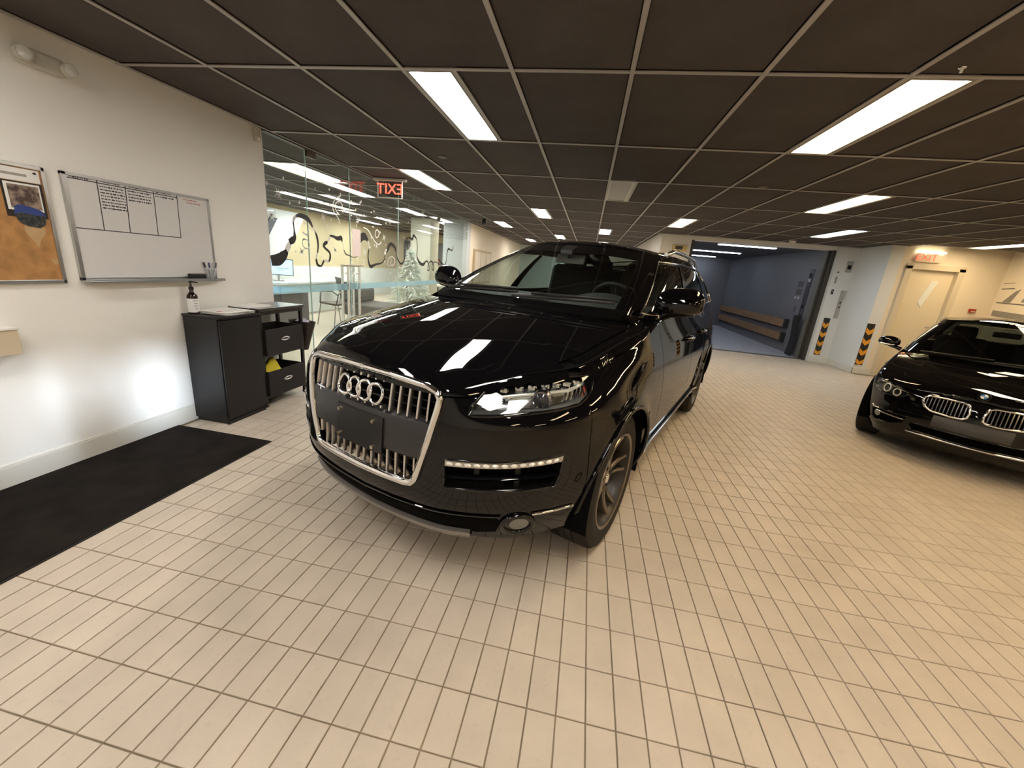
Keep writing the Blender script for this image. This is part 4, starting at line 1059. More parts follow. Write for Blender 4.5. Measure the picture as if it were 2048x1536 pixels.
# far end: shelving, table, poster
t = thing('shelf_unit', 'far office shelving filled with brown and red boxes', 'shelf', (-5.6, 14.6, 0))
for z in (.1, .55, .95, 1.35): MB().box(-.6, .6, -.2, .2, z, z+.03).build('shelf', BLACKM, t)
for x in (-.6, .6): MB().box(x-.02, x+.02, -.2, .2, 0, 1.6).build('upright', BLACKM, t)
rr = random.Random(4)
bc = [(.40, .16, .05), (.30, .22, .12), (.45, .08, .05), (.12, .10, .09), (.55, .45, .2), (.6, .58, .5)]
for z in (.13, .58, .98):
    x = -.56; k = 0
    while x < .4:
        w = rr.uniform(.14, .26); h = rr.uniform(.18, .32); k += 1
        ci = rr.randrange(6)
        b = thing('storage_box', ('rust', 'brown', 'red', 'black', 'mustard', 'cream')[ci]+' box on the '+{.13: 'lowest', .58: 'middle', .98: 'top'}[z]+' far office shelf', 'box', (-5.6+x+w/2, 14.6, z+.001), 0, 'boxes on the office shelving')
        MB().box(-w/2, w/2, -.15, .12, 0, h).build('carton', pm('carton %d' % ci, bc[ci], .6), b, bevel=.004); x += w+.02
t = thing('work_table', 'pale work table with dark legs in front of the office shelving', 'table', (-4.75, 11.9, 0))
MB().box(-.55, .5, -.4, .4, .72, .76).build('top', pm('table pale', (.72, .72, .66), .4), t, bevel=.004)
for x in (-.5, .45):
    for y in (-.35, .35): MB().box(x-.025, x+.025, y-.025, y+.025, 0, .72).build('leg', BLACKM, t)
t = thing('dark_poster', 'dark grey picture on the far office wall', 'picture', (-7.0, 16.98, 1.2))
MB().box(-.9, .9, -.03, 0, 0, .95).build('frame', pm('poster dark', (.07, .075, .085), .4), t, bevel=.01)
MB().box(-.8, .1, -.034, -.03, .1, .8).build('print', pm('poster grey', (.22, .23, .26), .5), t)
MB().box(.2, .75, -.034, -.03, .15, .3).build('print', pm('poster red', (.45, .10, .07), .5), t)
# corridor opening seen past the windshield
t = thing('corridor_cabinet', 'tan framed wall cabinet on the warm corridor wall', 'cabinet', (-3.2, 12.2, .9))
MB().box(0, .04, -1.0, 1.0, 0, .95).build('frame', pm('cabinet tan', (.48, .36, .20), .5), t, bevel=.006)
for y in (-.9, -.28, .34): MB().box(.04, .048, y, y+.56, .06, .89).build('door', pm('cabinet pane', (.66, .56, .42), .3), t)
# ================================================================ BLACK SUV
PAINT = pm('car paint black', (.0022, .0022, .003), .35, spec=.0, coat=.85, coat_rough=.012)
GLOSSB = pm('gloss black trim', (.004, .004, .0045), .10, spec=.5)
DARK = pm('car dark void', (.003, .003, .003), .9, spec=.05)
GRILLB = pm('grille black', (.008, .008, .008), .35)
SUVTH, SUVX, SUVY = .379, -.918, 1.584
SUV = Shell(
    contour=[(0, -.03), (.2, -.022), (.4, .006), (.55, .062), (.7, .157), (.81, .277), (.885, .41), (.93, .55), (.95, .7), (.96, .9), (.967, 1.2), (.97, 2.0), (.97, 3.2), (.972, 3.9), (.955, 4.3), (.915, 4.65), (.83, 4.86), (.62, 4.99), (.3, 5.04), (0, 5.05)],
    fi=[(.2, .16), (.26, .11), (.30, .085), (.36, .045), (.42, .018), (.5, 0), (.65, 0), (.8, .008), (.9, .022), (.98, .04), (1.1, .09), (1.25, .15)],
    si=[(.2, .12), (.26, .085), (.32, .055), (.40, .025), (.5, .008), (.62, 0), (.8, .003), (.9, .014), (1.0, .035), (1.07, .058), (1.13, .080), (1.2, .103), (1.3, .13)],
    ri=[(.2, .12), (.3, .06), (.45, 0), (.75, 0), (.85, .03), (1.0, .06), (1.3, .09)],
    wtop=[(0, .950), (.3, .943), (.45, .944), (.56, .950), (.66, .965), (.8, .988), (1.05, 1.005), (1.3, 1.03), (1.6, 1.075), (1.9, 1.125), (2.1, 1.165), (2.25, 1.19), (2.4, 1.205), (3.5, 1.22), (5, 1.24), (6.2, 1.25)],
    wbot=[(0, .26), (.4, .26), (.7, .27), (1.0, .29), (1.25, .30), (2.2, .29), (4.4, .29), (5.2, .31), (6.2, .33)],
    arches=[(.894, .385, .425), (3.897, .385, .425)],
    hc=[(-.03, .995), (0, 1.008), (.1, 1.045), (.25, 1.09), (.5, 1.145), (.8, 1.195), (1.1, 1.237), (1.4, 1.27), (1.8, 1.30)],
    roll=.05, flare=.020, lean=2.6)
suv = thing('suv', 'large black SUV with chrome slatted grille and four-ring emblem', 'car', (SUVX, SUVY, 0), -SUVTH)
sv = lambda v: SUV.s_of_v(v)
sBUMP = sv(.47); sDOOR1, sDOOR2, sDOOR3 = sv(1.60), sv(2.72), sv(3.42); sREAR = sv(4.66); sEND = SUV.S
def sampl(a, b, step): return list(np.linspace(a, b, max(2, int(round((b-a)/step))+1)))
def arch_cols(vc, r, a, b):
    """columns between contour positions a..b, tightened inside a wheel arch"""
    out = sampl(a, b, .03)
    for k in range(41):
        v = vc-r*.9995*math.cos(PI*k/40); s = sv(v)
        if a <= s <= b: out.append(s)
    for e in (-1, 1):
        for d in (1.0005,):
            s = sv(vc+e*r*d)
            if a <= s <= b: out.append(s)
    out = sorted(out); r_ = [out[0]]
    for s in out[1:]:
        if s-r_[-1] > 2e-4: r_.append(s)
    return r_
GRILL = [(0, .985), (.15, .984), (.27, .978), (.36, .972), (.405, .958), (.425, .93), (.418, .88), (.388, .747), (.335, .565), (.318, .542), (.285, .535), (.15, .533), (0, .531)]
HEADL = [(.549, .880), (.550, .909), (.568, .937), (.591, .976), (.613, .992), (.647, 1.003), (.73, 1.010), (.834, 1.016), (1.0, 1.019), (1.18, 1.019), (1.225, 1.014), (1.19, .988), (1.133, .948), (1.058, .921), (.941, .908), (.798, .898), (.672, .885), (.563, .877)]
INTAKE = [(.46, .682), (.72, .694), (.976, .716), (.972, .65), (.962, .60), (.945, .572), (.83, .568), (.70, .566), (.468, .556)]
FOG = [(.80+.075*math.cos(a), .385+.055*math.sin(a)) for a in [2*PI*k/20 for k in range(20)]]
grill_full = GRILL+[(-a, b) for a, b in GRILL[::-1]]
holes = [GRILL+[(-.01, .531), (-.01, .985)], HEADL, INTAKE]
W, HS, HE = hood_fn(SUV, sv(1.6), None)
# --- front bumper
cols = [-s for s in arch_cols(.894, .425, 0, sBUMP)[::-1]][:-1]
fine = sampl(0, sBUMP, .012)
cols = [-s for s in fine[::-1]][:-1]+fine
shell_grid(SUV, cols, 64, 0, holes, trim=.006).build('front_bumper', PAINT, suv, smooth=60)
# --- inner black liner behind gaps
lin = arch_cols(.894, .425, 0, sv(3.4)); lin2 = arch_cols(3.897, .425, sv(3.4), sEND)
allc = lin+lin2[1:]
for sd in (1, -1):
    shell_grid(SUV, [sd*s for s in allc], 8, -.014, holes, trim=.03).build('inner_body', DARK, suv)
# --- hood and fender tops
hs = [s for s in sampl(0.0, sv(1.33), .018)]
hs = [1e-3]+hs[1:]
sH = sv(.40)
hA = [s for s in hs if s <= sH]; hB = [s for s in hs if s >= hA[-1]-1e-6]
h = MB()
h.grid([[p for p in reversed([(-x, y, z) for x, y, z in r[1:]])]+r for r in [[(SUV.pt(s, SUV.top(s))[0]*a, SUV.pt(s, SUV.top(s))[1], W(SUV.pt(s, SUV.top(s))[0]*a, SUV.pt(s, SUV.top(s))[1])) for a in np.linspace(0, 1, 41)] for s in hA]])
h.grid([[p for p in reversed([(-x, y, z) for x, y, z in r[1:]])]+r for r in [[(SUV.pt(s, SUV.top(s))[0]*a, SUV.pt(s, SUV.top(s))[1], W(SUV.pt(s, SUV.top(s))[0]*a, SUV.pt(s, SUV.top(s))[1])) for a in np.linspace(0, .90, 37)] for s in hB]])
h.build('hood', PAINT, suv, smooth=60, weld=.0004)
MB().grid([[(x, y, z-.02) for x, y, z in [(-e[0]*.985, e[1]+.02, W(e[0]*.9, e[1]+.02)), (0, e[1]+.02, W(0, e[1]+.02)), (e[0]*.985, e[1]+.02, W(e[0]*.9, e[1]+.02))]] for e in [SUV.pt(s, SUV.top(s)) for s in hs[8:]]]).build('hood_liner', DARK, suv)
for sd in (1, -1):
    fc = arch_cols(.894, .425, sBUMP+.004, sDOOR1-.004)
    fb = shell_grid(SUV, [sd*s for s in fc], 26)
    top = [s for s in fc if SUV.base(s)[1] < 1.38 and s >= hB[0]]
    rows = []
    for s in top:
        e = SUV.pt(s, SUV.top(s)); rows.append([(sd*e[0]*a, e[1], W(e[0]*a, e[1])) for a in np.linspace(.907, 1, 7)])
    fb.grid(rows)
    fb.build('fender', PAINT, suv, smooth=60, weld=.0015)
    shell_grid(SUV, [sd*s for s in sampl(sDOOR1+.004, sDOOR2-.004, .03)], 26, lo=.30).build('front_door', PAINT, suv, smooth=60)
    shell_grid(SUV, [sd*s for s in arch_cols(3.897, .425, sDOOR2+.004, sDOOR3-.004)], 26, lo=.30).build('rear_door', PAINT, suv, smooth=60)
    shell_grid(SUV, [sd*s for s in arch_cols(3.897, .425, sDOOR3+.004, sREAR)], 26).build('quarter_panel', PAINT, suv, smooth=60)
    # wheel arch lips
    for vc in (.894, 3.897):
        pts = []
        for k in range(33):
            a = PI*(.02+.96*k/32); v = vc-.428*math.cos(a); w = .385+.428*math.sin(a)
            p = SUV.pt(sv(v), w, .002, sd); pts.append(tuple(p))
        a0 = SUV.pt(sv(vc-.426), .30, .0, sd); a1 = SUV.pt(sv(vc+.426), .30, 0, sd)
        MB().tube([tuple(a0)]+pts+[tuple(a1)], .012, 8).build('wheel_arch_trim', PAINT, suv, smooth=60)
        ln = MB(); ln.grid([[(sd*uu, vc-.432*math.cos(a), .385+.432*math.sin(a)) for uu in (.955, .80, .58)] for a in [PI*(-.08+1.16*k/28) for k in range(29)]])
        ln.build('wheel_arch_liner', DARK, suv)
    # sill with bright strip
    MB().tube([tuple(SUV.pt(s, .405, .012, sd)) for s in sampl(sv(1.36), sv(3.44), .05)], .011, 8, sx=1.6).build('sill_strip', CHROME, suv, smooth=60)
    MB().grid([[tuple(SUV.pt(s, w, o, sd)) for w, o in ((.36, .006), (.30, .016), (.25, .006), (.235, -.03))] for s in sampl(sv(1.33), sv(3.46), .05)]).build('sill', PAINT, suv, smooth=60)
cols = [-s for s in sampl(sREAR, sEND, .03)]
rc = sampl(sREAR, sEND, .03)
for sd in (1, -1): shell_grid(SUV, [sd*s for s in rc], 20).build('rear_bumper', PAINT, suv, smooth=60)
# --- underbody
ub = MB(); ub.box(-.57, .57, .35, 4.75, .30, .62); ub.box(-.80, .80, 1.40, 3.40, .28, .55); ub.build('underbody', DARK, suv)
# --- cabin
CB = Cabin(base=[(0, 1.08, 1.25), (.42, 1.12, 1.25), (.69, 1.25, 1.245), (.765, 1.37, 1.235), (.845, 1.70, 1.215), (.868, 2.7, 1.22), (.858, 3.8, 1.24), (.82, 4.55, 1.25), (.74, 4.80, 1.26), (.4, 4.93, 1.26), (0, 4.96, 1.26)],
           top=[(0, 2.14, 1.70), (.30, 2.165, 1.695), (.515, 2.26, 1.67), (.59, 2.36, 1.655), (.64, 2.58, 1.66), (.655, 2.95, 1.67), (.65, 3.8, 1.655), (.60, 4.42, 1.61), (.53, 4.60, 1.59), (.3, 4.70, 1.60), (0, 4.72, 1.605)],
           bulge=.03, crown=[(2.3, 1.73), (2.9, 1.755), (3.6, 1.74), (4.5, 1.65)], vlo=2.5, vhi=4.3)
GLW = glass('car windshield', (.80, .87, .85), 1.5); GLS = glass('car side glass', (.68, .75, .73), 1.5); GLD = glass('car privacy glass', (.28, .34, .33), 1.5)
tA, tB0, tB1, tC0, tC1, tD = 3.22, 4.78, 4.92, 5.86, 5.98, 6.92
ht, hb_ = .865, .05
hh = sorted(set([0, hb_, ht, .965, 1.0]+list(np.linspace(.05, .9, 12))))
fr = MB()
def frame_band(ts, hs, sd): fr.grid([[tuple(CB.at(t, h_, 0, sd)) for h_ in hs] for t in ts])
for sd in (1, -1):
    L_ = lambda a, b, n: list(np.linspace(a, b, n))
    frame_band(L_(0, 2.05, 24), [.955, .98, 1.0], sd)                     # header
    frame_band(L_(1.98, tA, 14), hh, sd)                                  # A pillar
    frame_band(L_(tA, tD, 60), [0, hb_], sd); frame_band(L_(tA, tD, 60), L_(ht, 1, 5), sd)
    frame_band(L_(tD, 8.15, 14), hh, sd)                                  # D pillar
    frame_band(L_(8.15, 10, 16), [0, .08], sd); frame_band(L_(8.15, 10, 16), [.88, 1], sd)
    fr.grid([[tuple(CB.roof(t, r, sd)) for r in np.linspace(0, 1, 14)] for t in L_(0, 10, 90)])
fr.build('roof', PAINT, suv, smooth=50, weld=.0006)
ws = MB(); ws.grid([[tuple(CB.at(abs(t), h_, -.004, 1 if t >= 0 else -1)) for h_ in np.linspace(.0, .96, 14)] for t in np.linspace(-2.0, 2.0, 49)])
ws.build('windshield', GLW, suv, smooth=80)
bd = MB(); bd.grid([[tuple(CB.at(abs(t), h_, -.002, 1 if t >= 0 else -1)) for h_ in (.80, .96)] for t in np.linspace(-2.0, 2.0, 33)])
for sd in (1, -1): bd.grid([[tuple(CB.at(t, h_, -.002, sd)) for h_ in np.linspace(0, .9, 9)] for t in (1.9, 2.02)])
bd.build('windshield_shade_band', GLOSSB, suv)
rw = MB()
for sd in (1, -1): rw.grid([[tuple(CB.at(t, h_, -.004, sd)) for h_ in np.linspace(.06, .9, 8)] for t in np.linspace(8.1, 10, 16)])
rw.build('rear_window', glass('car rear glass', (.62, .76, .72), 1.5), suv, smooth=80, weld=.0005)
for sd in (1, -1):
    cabin_grid(CB, np.linspace(tA, tB0+.02, 26), np.linspace(hb_, ht, 9), sd, -.004).build('front_window', GLS, suv, smooth=80)
    cabin_grid(CB, np.linspace(tB1-.02, tC0+.02, 16), np.linspace(hb_, ht, 9), sd, -.004).build('rear_side_window', GLD, suv, smooth=80)
    cabin_grid(CB, np.linspace(tC1-.02, tD, 16), np.linspace(hb_, ht, 9), sd, -.004).build('quarter_window', GLD, suv, smooth=80)
    for a, b in ((tB0, tB1), (tC0, tC1)):
        cabin_grid(CB, np.linspace(a, b, 4), np.linspace(hb_, ht, 9), sd, .001).build('window_pillar', GLOSSB, suv, smooth=80)
    lp = [(t, hb_) for t in np.linspace(tA, tD, 40)]+[(tD, h_) for h_ in np.linspace(hb_, ht, 8)[1:]]+[(t, ht) for t in np.linspace(tD, tA, 40)[1:]]+[(tA, h_) for h_ in np.linspace(ht, hb_, 8)[1:-1]]
    MB().tube([tuple(CB.at(t, h_, .003, sd)) for t, h_ in lp], .008, 6, closed=True).build('window_trim', CHROME, suv, smooth=60)
    # roof rail
    rl = []
    for q in np.linspace(0, 1, 26):
        t = 3.9+3.0*q; p = CB.at(t, 1.0); k = min(1, 3.5*q, 3.5*(1-q)); rl.append((sd*(p[0]-.01), p[1], p[2]+.014+.032*(k*k*(3-2*k))))
    MB().tube(rl, .019, 8, sx=.9).build('roof_rail', pm('satin aluminium', (.66, .64, .60), .22, metal=1), suv, smooth=60)
    # door handle
    for v0, v1 in ((2.42, 2.64), (3.18, 3.40)):
        pts = []
        for q in range(9):
            v = v0+(v1-v0)*q/8; o = .012+.03*math.sin(PI*q/8); p = SUV.pt(sv(v), 1.02, o, sd); pts.append(tuple(p))
        hd = MB().tube(pts, .014, 8).build('door_handle', PAINT, suv, smooth=60)
        MB().grid([[tuple(SUV.pt(sv(v), w_, .003, sd)) for w_ in (.985, 1.0, 1.02, 1.04, 1.052)] for v in np.linspace(v0+.03, v1-.03, 6)]).build('handle_bowl', GLOSSB, hd, smooth=60)
        MB().tube([(x+sd*.012, y, z+.006) for x, y, z in pts[1:-1]], .005, 6).build('handle_strip', CHROME, hd, smooth=60)
    # body crease along the shoulder
    # mirrors
    mm = MB(); rows = []
    for q in range(19):
        a = PI*q/18; x = math.cos(a)
        row = []
        for k in range(25):
            b = 2*PI*k/24; r = (1-abs(x)**2.8)**(1/2.8)
            yy = r*math.cos(b); zz = r*math.sin(b)
            zz = zz*.112 if zz > 0 else max(zz*.08, -.048)
            yy = yy*.10 if yy < 0 else yy*.045
            row.append((sd*(.96+.145*x), 1.66+yy+.02*x, 1.315+zz+.012*x))
        rows.append(row)
    mr_ = mm.grid(rows).build('door_mirror', PAINT, suv, smooth=80, weld=.0005)
    MB().tube([(sd*.86, 1.68, 1.235), (sd*.91, 1.67, 1.262), (sd*.97, 1.665, 1.268), (sd*1.06, 1.66, 1.275)], [.035, .03, .028, .02], 10).build('mirror_foot', GLOSSB, mr_, smooth=60)
    MB().prism([(.89, 1.27), (1.06, 1.27), (1.09, 1.32), (1.07, 1.385), (.99, 1.405), (.90, 1.38), (.87, 1.32)], lambda a, z, d: (sd*a, d, z), 1.702, 1.708).build('mirror_glass', pm('mirror glass', (.7, .7, .7), .03, metal=1), mr_)
    MB().tube([(sd*(.95+.03*q), 1.60+.006*q*q*.3, 1.283+.004*q) for q in range(5)], .007, 6).build('turn_signal', pm('signal lens', (.75, .70, .6), .15), mr_, smooth=60)
# belt shelf between the wall top and the foot of the glass
for sd in (1, -1):
    rows = []
    for t in np.linspace(2.0, 9.0, 90):
        p = CB.at(t, .012, 0, 1); s_ = SUV.s_of_v(p[1]) if p[1] < 4.6 else float(np.interp(p[1], [4.6, 4.96], [SUV.s_of_v(4.6), SUV.S-.25]))
        o = SUV.pt(s_, SUV.top(s_), .001)
        rows.append([(sd*o[0], o[1], o[2]-.004), (sd*(o[0]*.7+p[0]*.3), o[1]*.7+p[1]*.3, o[2]*.6+p[2]*.4+.004), (sd*p[0], p[1], p[2])])
    MB().grid(rows).build('belt_moulding', PAINT, suv, smooth=60)
# antenna, wipers, cowl
MB().tube([(0, 4.55, 1.60), (0, 4.60, 1.68), (0, 4.66, 1.69)], [.03, .02, .006], 8).build('roof_antenna', PAINT, suv, smooth=60)
cw = []
for t in np.linspace(-2.5, 2.5, 41):
    p = CB.at(abs(t), 0.0, 0, 1 if t >= 0 else -1); q = CB.at(abs(t), .05, .004, 1 if t >= 0 else -1); yf = p[1]-.022
    cw.append([(p[0], yf, W(p[0], yf)+.004), (p[0], yf+.012, max(W(p[0], yf+.012), p[2]-.01)+.004), tuple(q)])
MB().grid(cw).build('cowl_panel', DARK, suv, smooth=60)
for x0, x1, y1 in ((-.55, .06, 1.30), (.05, .66, 1.40)):
    pth = []
    for q in range(10):
        f = q/9; x = x0+(x1-x0)*f; t_ = abs(x)/.42 if abs(x) < .42 else 1+(abs(x)-.42)/.3
        p = CB.at(min(t_, 2), .045+.05*f, .018, 1 if x > 0 else -1); pth.append((x, p[1]-.02, p[2]+.005))
    wi = MB().tube(pth, .012, 6).build('wiper', BLACKP, suv, smooth=60)
    MB().tube([(x, y-.008, z+.02) for x, y, z in pth[2:]], .008, 6).build('wiper_arm', BLACKM, wi, smooth=60)
# --- grille
gr = loop_on(SUV, grill_full, .008, .017, 10, sx=.9).build('grille', CHROME, suv, smooth=60)
tag(gr, 'chrome framed grille with vertical slats')
def rel_front(pts_rows): return MB().grid(pts_rows)
bk = MB(); bk.grid([[signed(SUV, s, w_, -.06) for w_ in np.linspace(.525, .985, 12)] for s in np.linspace(-.44, .44, 45)])
bk.build('grille_backing', DARK, gr)
def ghalf(w_): return float(np.interp(w_, [.531, .542, .565, .747, .88, .93, .958, .972, .985], [.285, .318, .335, .388, .418, .425, .405, .36, .25]))
PT, PBT = .815, .655               # plate plinth top and bottom
sl = [.045+.0, .095, .145, .195, .245, .295, .345, .39]
for k in range(-8, 8):
    s = (k+.5)*.0495
    for w0, w1 in ((PT+.012, .965), (.548, PBT-.004)):
        lo_, hi_ = w0, w1
        while hi_ > lo_ and ghalf(hi_) < abs(s)+.02: hi_ -= .004
        while lo_ < hi_ and ghalf(lo_) < abs(s)+.02: lo_ += .004
        if hi_-lo_ < .02: continue
        segs = [(lo_, hi_)]
        if w0 > .7 and abs(s) < .155: segs = [(lo_, .840), (.942, hi_)]
        for a, b in segs:
            MB().grid([[signed(SUV, s+ds, w_, o) for ds, o in ((-.0065, -.04), (-.0065, -.006), (-.004, .0), (.004, .0), (.0065, -.006), (.0065, -.04))] for w_ in np.linspace(a, b, 6)]).build('slat', pm('satin chrome', (.62, .60, .58), .22, metal=1), gr, smooth=40)
for k in range(13):
    w_ = .56+.034*k
    if PBT-.02 < w_ < PT: continue
    g_ = ghalf(w_)-.01
    MB().grid([[signed(SUV, s, w_+dw, -.032) for dw in (-.003, .003)] for s in np.linspace(-g_, g_, 30)]).build('grille_bar', GRILLB, gr)
# plate plinth
pl = MB(); n_ = 25
rows = []
for q in range(n_):
    f = -1+2*q/(n_-1); rows.append([signed(SUV, f*(ghalf(w_)-.016), w_, o) for w_, o in ((PBT-.02, -.03), (PBT, .002), (PBT+.02, .006), (PT-.02, .006), (PT, .002), (PT+.012, -.03))])
pl.grid(rows).build('plate_plinth', pm('plinth black', (.022, .022, .024), .38), gr, smooth=40)
ph = MB().grid([[signed(SUV, s, w_, o) for w_, o in ((PBT-.035, .006), (PBT-.03, .014), (.79, .014), (.795, .006))] for s in np.linspace(-.15, .155, 12)]).build('plate_holder', pm('holder black', (.012, .012, .013), .3), gr, smooth=30)
for s, w_ in ((-.13, .765), (.10, .765), (-.13, .645), (.10, .645)):
    a = Vector(signed(SUV, s, w_, .012)); MB().cyl(a, a+Vector((0, -.01, 0)), .009, n=10).build('plate_screw', pm('screw brass', (.75, .68, .5), .25, metal=1), ph, smooth=40)
# four rings
for k in range(4):
    c0 = (k-1.5)*.067
    pts = [signed(SUV, c0+.043*math.cos(a), .889+.043*math.sin(a), .016+.004*math.sin(2*a+k)) for a in [2*PI*q/40 for q in range(40)]]
    MB().tube(pts, .0075, 8, closed=True).build('emblem_ring', CHROME, gr, smooth=60)
MB().grid([[signed(SUV, s, w_, .004) for w_ in (.822, .828)] for s in np.linspace(-.36, -.28, 4)]).grid([[signed(SUV, s, w_, .004) for w_ in (.806, .836)] for s in (-.325, -.317)]).build('grille_badge', CHROME, gr)
# --- headlights
LENS = glass('lamp lens clear', (.93, .95, .95), 1.45); REFL = pm('lamp reflector', (.80, .80, .78), .12, metal=1); LAMPB = pm('lamp inner black', (.03, .03, .032), .3)
for sd in (1, -1):
    bz = loop_on(SUV, HEADL, -.002, .008, 6)
    hl = (bz if sd > 0 else mirror_mb(bz)).build('headlight', GLOSSB, suv, smooth=60)
    tag(hl, 'clear swept-back headlight')
    def put(mb, name, mat, **k_): return (mb if sd > 0 else mirror_mb(mb)).build(name, mat, hl, **k_)
    put(patch_on(SUV, HEADL, -.075), 'lamp_bowl', LAMPB, smooth=60)
    w_ = MB(); P = HEADL+[HEADL[0]]
    w_.grid([[tuple(SUV.pt(a, b, o)) for a, b in P] for o in (-.003, -.075)]); put(w_, 'lamp_wall', pm('lamp wall grey', (.20, .20, .19), .3, metal=.5), smooth=40)
    put(patch_on(SUV, [(.70, .897), (.82, .904), (.96, .915), (1.06, .930), (1.07, .965), (1.0, .990), (.82, .988), (.73, .965), (.70, .925)], -.050), 'reflector', REFL, smooth=60)
    put(patch_on(SUV, [(.585, .895), (.66, .897), (.69, .94), (.70, .98), (.64, .97), (.60, .935)], -.055), 'inner_reflector', pm('reflector grey', (.16, .155, .15), .2, metal=1), smooth=60)
    c = Vector(SUV.pt(.873, .934, -.046)); d = Vector((.35, -1, 0)).normalized()
    put(MB().lathe([(.044, -.02), (.044, .018), (.040, .026), (.034, .026)], lambda r, a, h_: tuple(c+d*h_+(d.orthogonal().normalized()*math.cos(a)+d.cross(d.orthogonal().normalized())*math.sin(a))*r), 28), 'projector_ring', pm('projector ring', (.25, .25, .26), .25, metal=1), smooth=40)
    put(MB().lathe([(0, .040), (.012, .038), (.024, .032), (.035, .022)], lambda r, a, h_: tuple(c+d*h_+(d.orthogonal().normalized()*math.cos(a)+d.cross(d.orthogonal().normalized())*math.sin(a))*r), 24), 'projector_lens', pm('projector glass', (.03, .03, .035), .05), smooth=60)
    put(loop_on(SUV, [(.60, .930), (.66, .942), (.75, .952), (.88, .960), (1.02, .966), (1.15, .985)], -.026, .008, 8, closed=False), 'light_blade', pm('blade white', (.82, .82, .78), .2, metal=.6), smooth=60)
    for k in range(7):
        s = .665+.072*k; w0 = float(np.interp(s, [.66, .75, .9, 1.1], [.964, .974, .984, .990])); a = Vector(SUV.pt(s, w0, -.028))
        put(MB().obox(a, (.014, .004, 0), (0, .008, 0), (0, 0, .009)).cyl(a+Vector((0, -.01, 0)), a+Vector((.002, -.018, 0)), .006, n=8), 'led_cell', REFL, smooth=30)
    for k in range(4):
        put(loop_on(SUV, [(1.0+.03*k, .930), (1.03+.03*k, .960), (1.05+.03*k, .985)], -.035, .005, 6, closed=False), 'reflector_rib', REFL, smooth=60)
    put(patch_on(SUV, [(1.09, .938), (1.135, .955), (1.18, .988), (1.20, 1.008), (1.16, 1.0), (1.12, .965)], -.018), 'side_marker', pm('marker amber', (.50, .10, .05), .25), smooth=60)
    put(patch_on(SUV, HEADL, .001), 'lens_cover', LENS, smooth=80)
    # intake
    it = loop_on(SUV, INTAKE, -.002, .007, 6); it = (it if sd > 0 else mirror_mb(it)).build('air_intake', GLOSSB, suv, smooth=60)
    def puti(mb, name, mat, **k_): return (mb if sd > 0 else mirror_mb(mb)).build(name, mat, it, **k_)
    puti(patch_on(SUV, INTAKE, -.07), 'intake_back', DARK)
    P = INTAKE+[INTAKE[0]]; w_ = MB(); w_.grid([[tuple(SUV.pt(a, b, o)) for a, b in P] for o in (-.003, -.07)]); puti(w_, 'intake_wall', GRILLB, smooth=40)
    puti(MB().grid([[tuple(SUV.pt(s, np.interp(s, [.455, .72, .965], [.604, .622, .628])+dw, o)) for dw, o in ((-.006, -.05), (-.006, .0), (0, .005), (.006, .0), (.006, -.05))] for s in np.linspace(.458, .963, 20)]), 'intake_fin', PAINT, smooth=50)
    puti(MB().grid([[tuple(SUV.pt(s, np.interp(s, [.46, .72, .976], [.668, .684, .702])+dw, o)) for dw, o in ((-.013, -.03), (-.013, .002), (.013, .004), (.013, -.03))] for s in np.linspace(.468, .972, 24)]), 'light_strip_base', pm('strip grey', (.50, .48, .45), .25, metal=.7), smooth=40)
    for k in range(13):
        s = .49+.0375*k; w0 = float(np.interp(s, [.46, .72, .976], [.668, .684, .702]))
        puti(MB().grid([[tuple(SUV.pt(s+.014*math.cos(a)*r, w0+.009*math.sin(a)*r, .006+.006*(1-r))) for a in [2*PI*q/12 for q in range(13)]] for r in (0, .5, 1)]), 'led_cell', pm('led cell', (.85, .83, .78), .15, metal=.3), smooth=60)
    for s in (.60, .78): puti(MB().grid([[tuple(SUV.pt(s+ds, w_, -.03)) for ds in (-.012, .012)] for w_ in np.linspace(.57, .66, 4)]), 'intake_post', GRILLB)
    # fog lamp pod
    fg = loop_on(SUV, FOG, .006, .012, 8); fg = (fg if sd > 0 else mirror_mb(fg)).build('fog_light', GLOSSB, suv, smooth=60)
    def putf(mb, name, mat, **k_): return (mb if sd > 0 else mirror_mb(mb)).build(name, mat, fg, **k_)
    putf(patch_on(SUV, FOG, .004), 'fog_bezel', pm('bezel dark', (.03, .028, .027), .25), smooth=60)
    putf(patch_on(SUV, [(.805+.045*math.cos(a), .392+.036*math.sin(a)) for a in [2*PI*k/16 for k in range(16)]], .010), 'fog_lens', pm('fog glass', (.22, .22, .21), .08, metal=.5), smooth=60)
    # bright lower strip and a dark patch painted as the lower intake's shadow
    ch = loop_on(SUV, [(.86, .445), (.98, .447), (1.07, .452)], .006, .007, 6, closed=False); (ch if sd > 0 else mirror_mb(ch)).build('bumper_strip', CHROME, suv, smooth=60)
    lo2 = patch_on(SUV, [(.56, .425), (.70, .43), (.72, .40), (.70, .33), (.60, .31), (.55, .33)], .003); (lo2 if sd > 0 else mirror_mb(lo2)).build('lower_duct_shadow', DARK, suv)
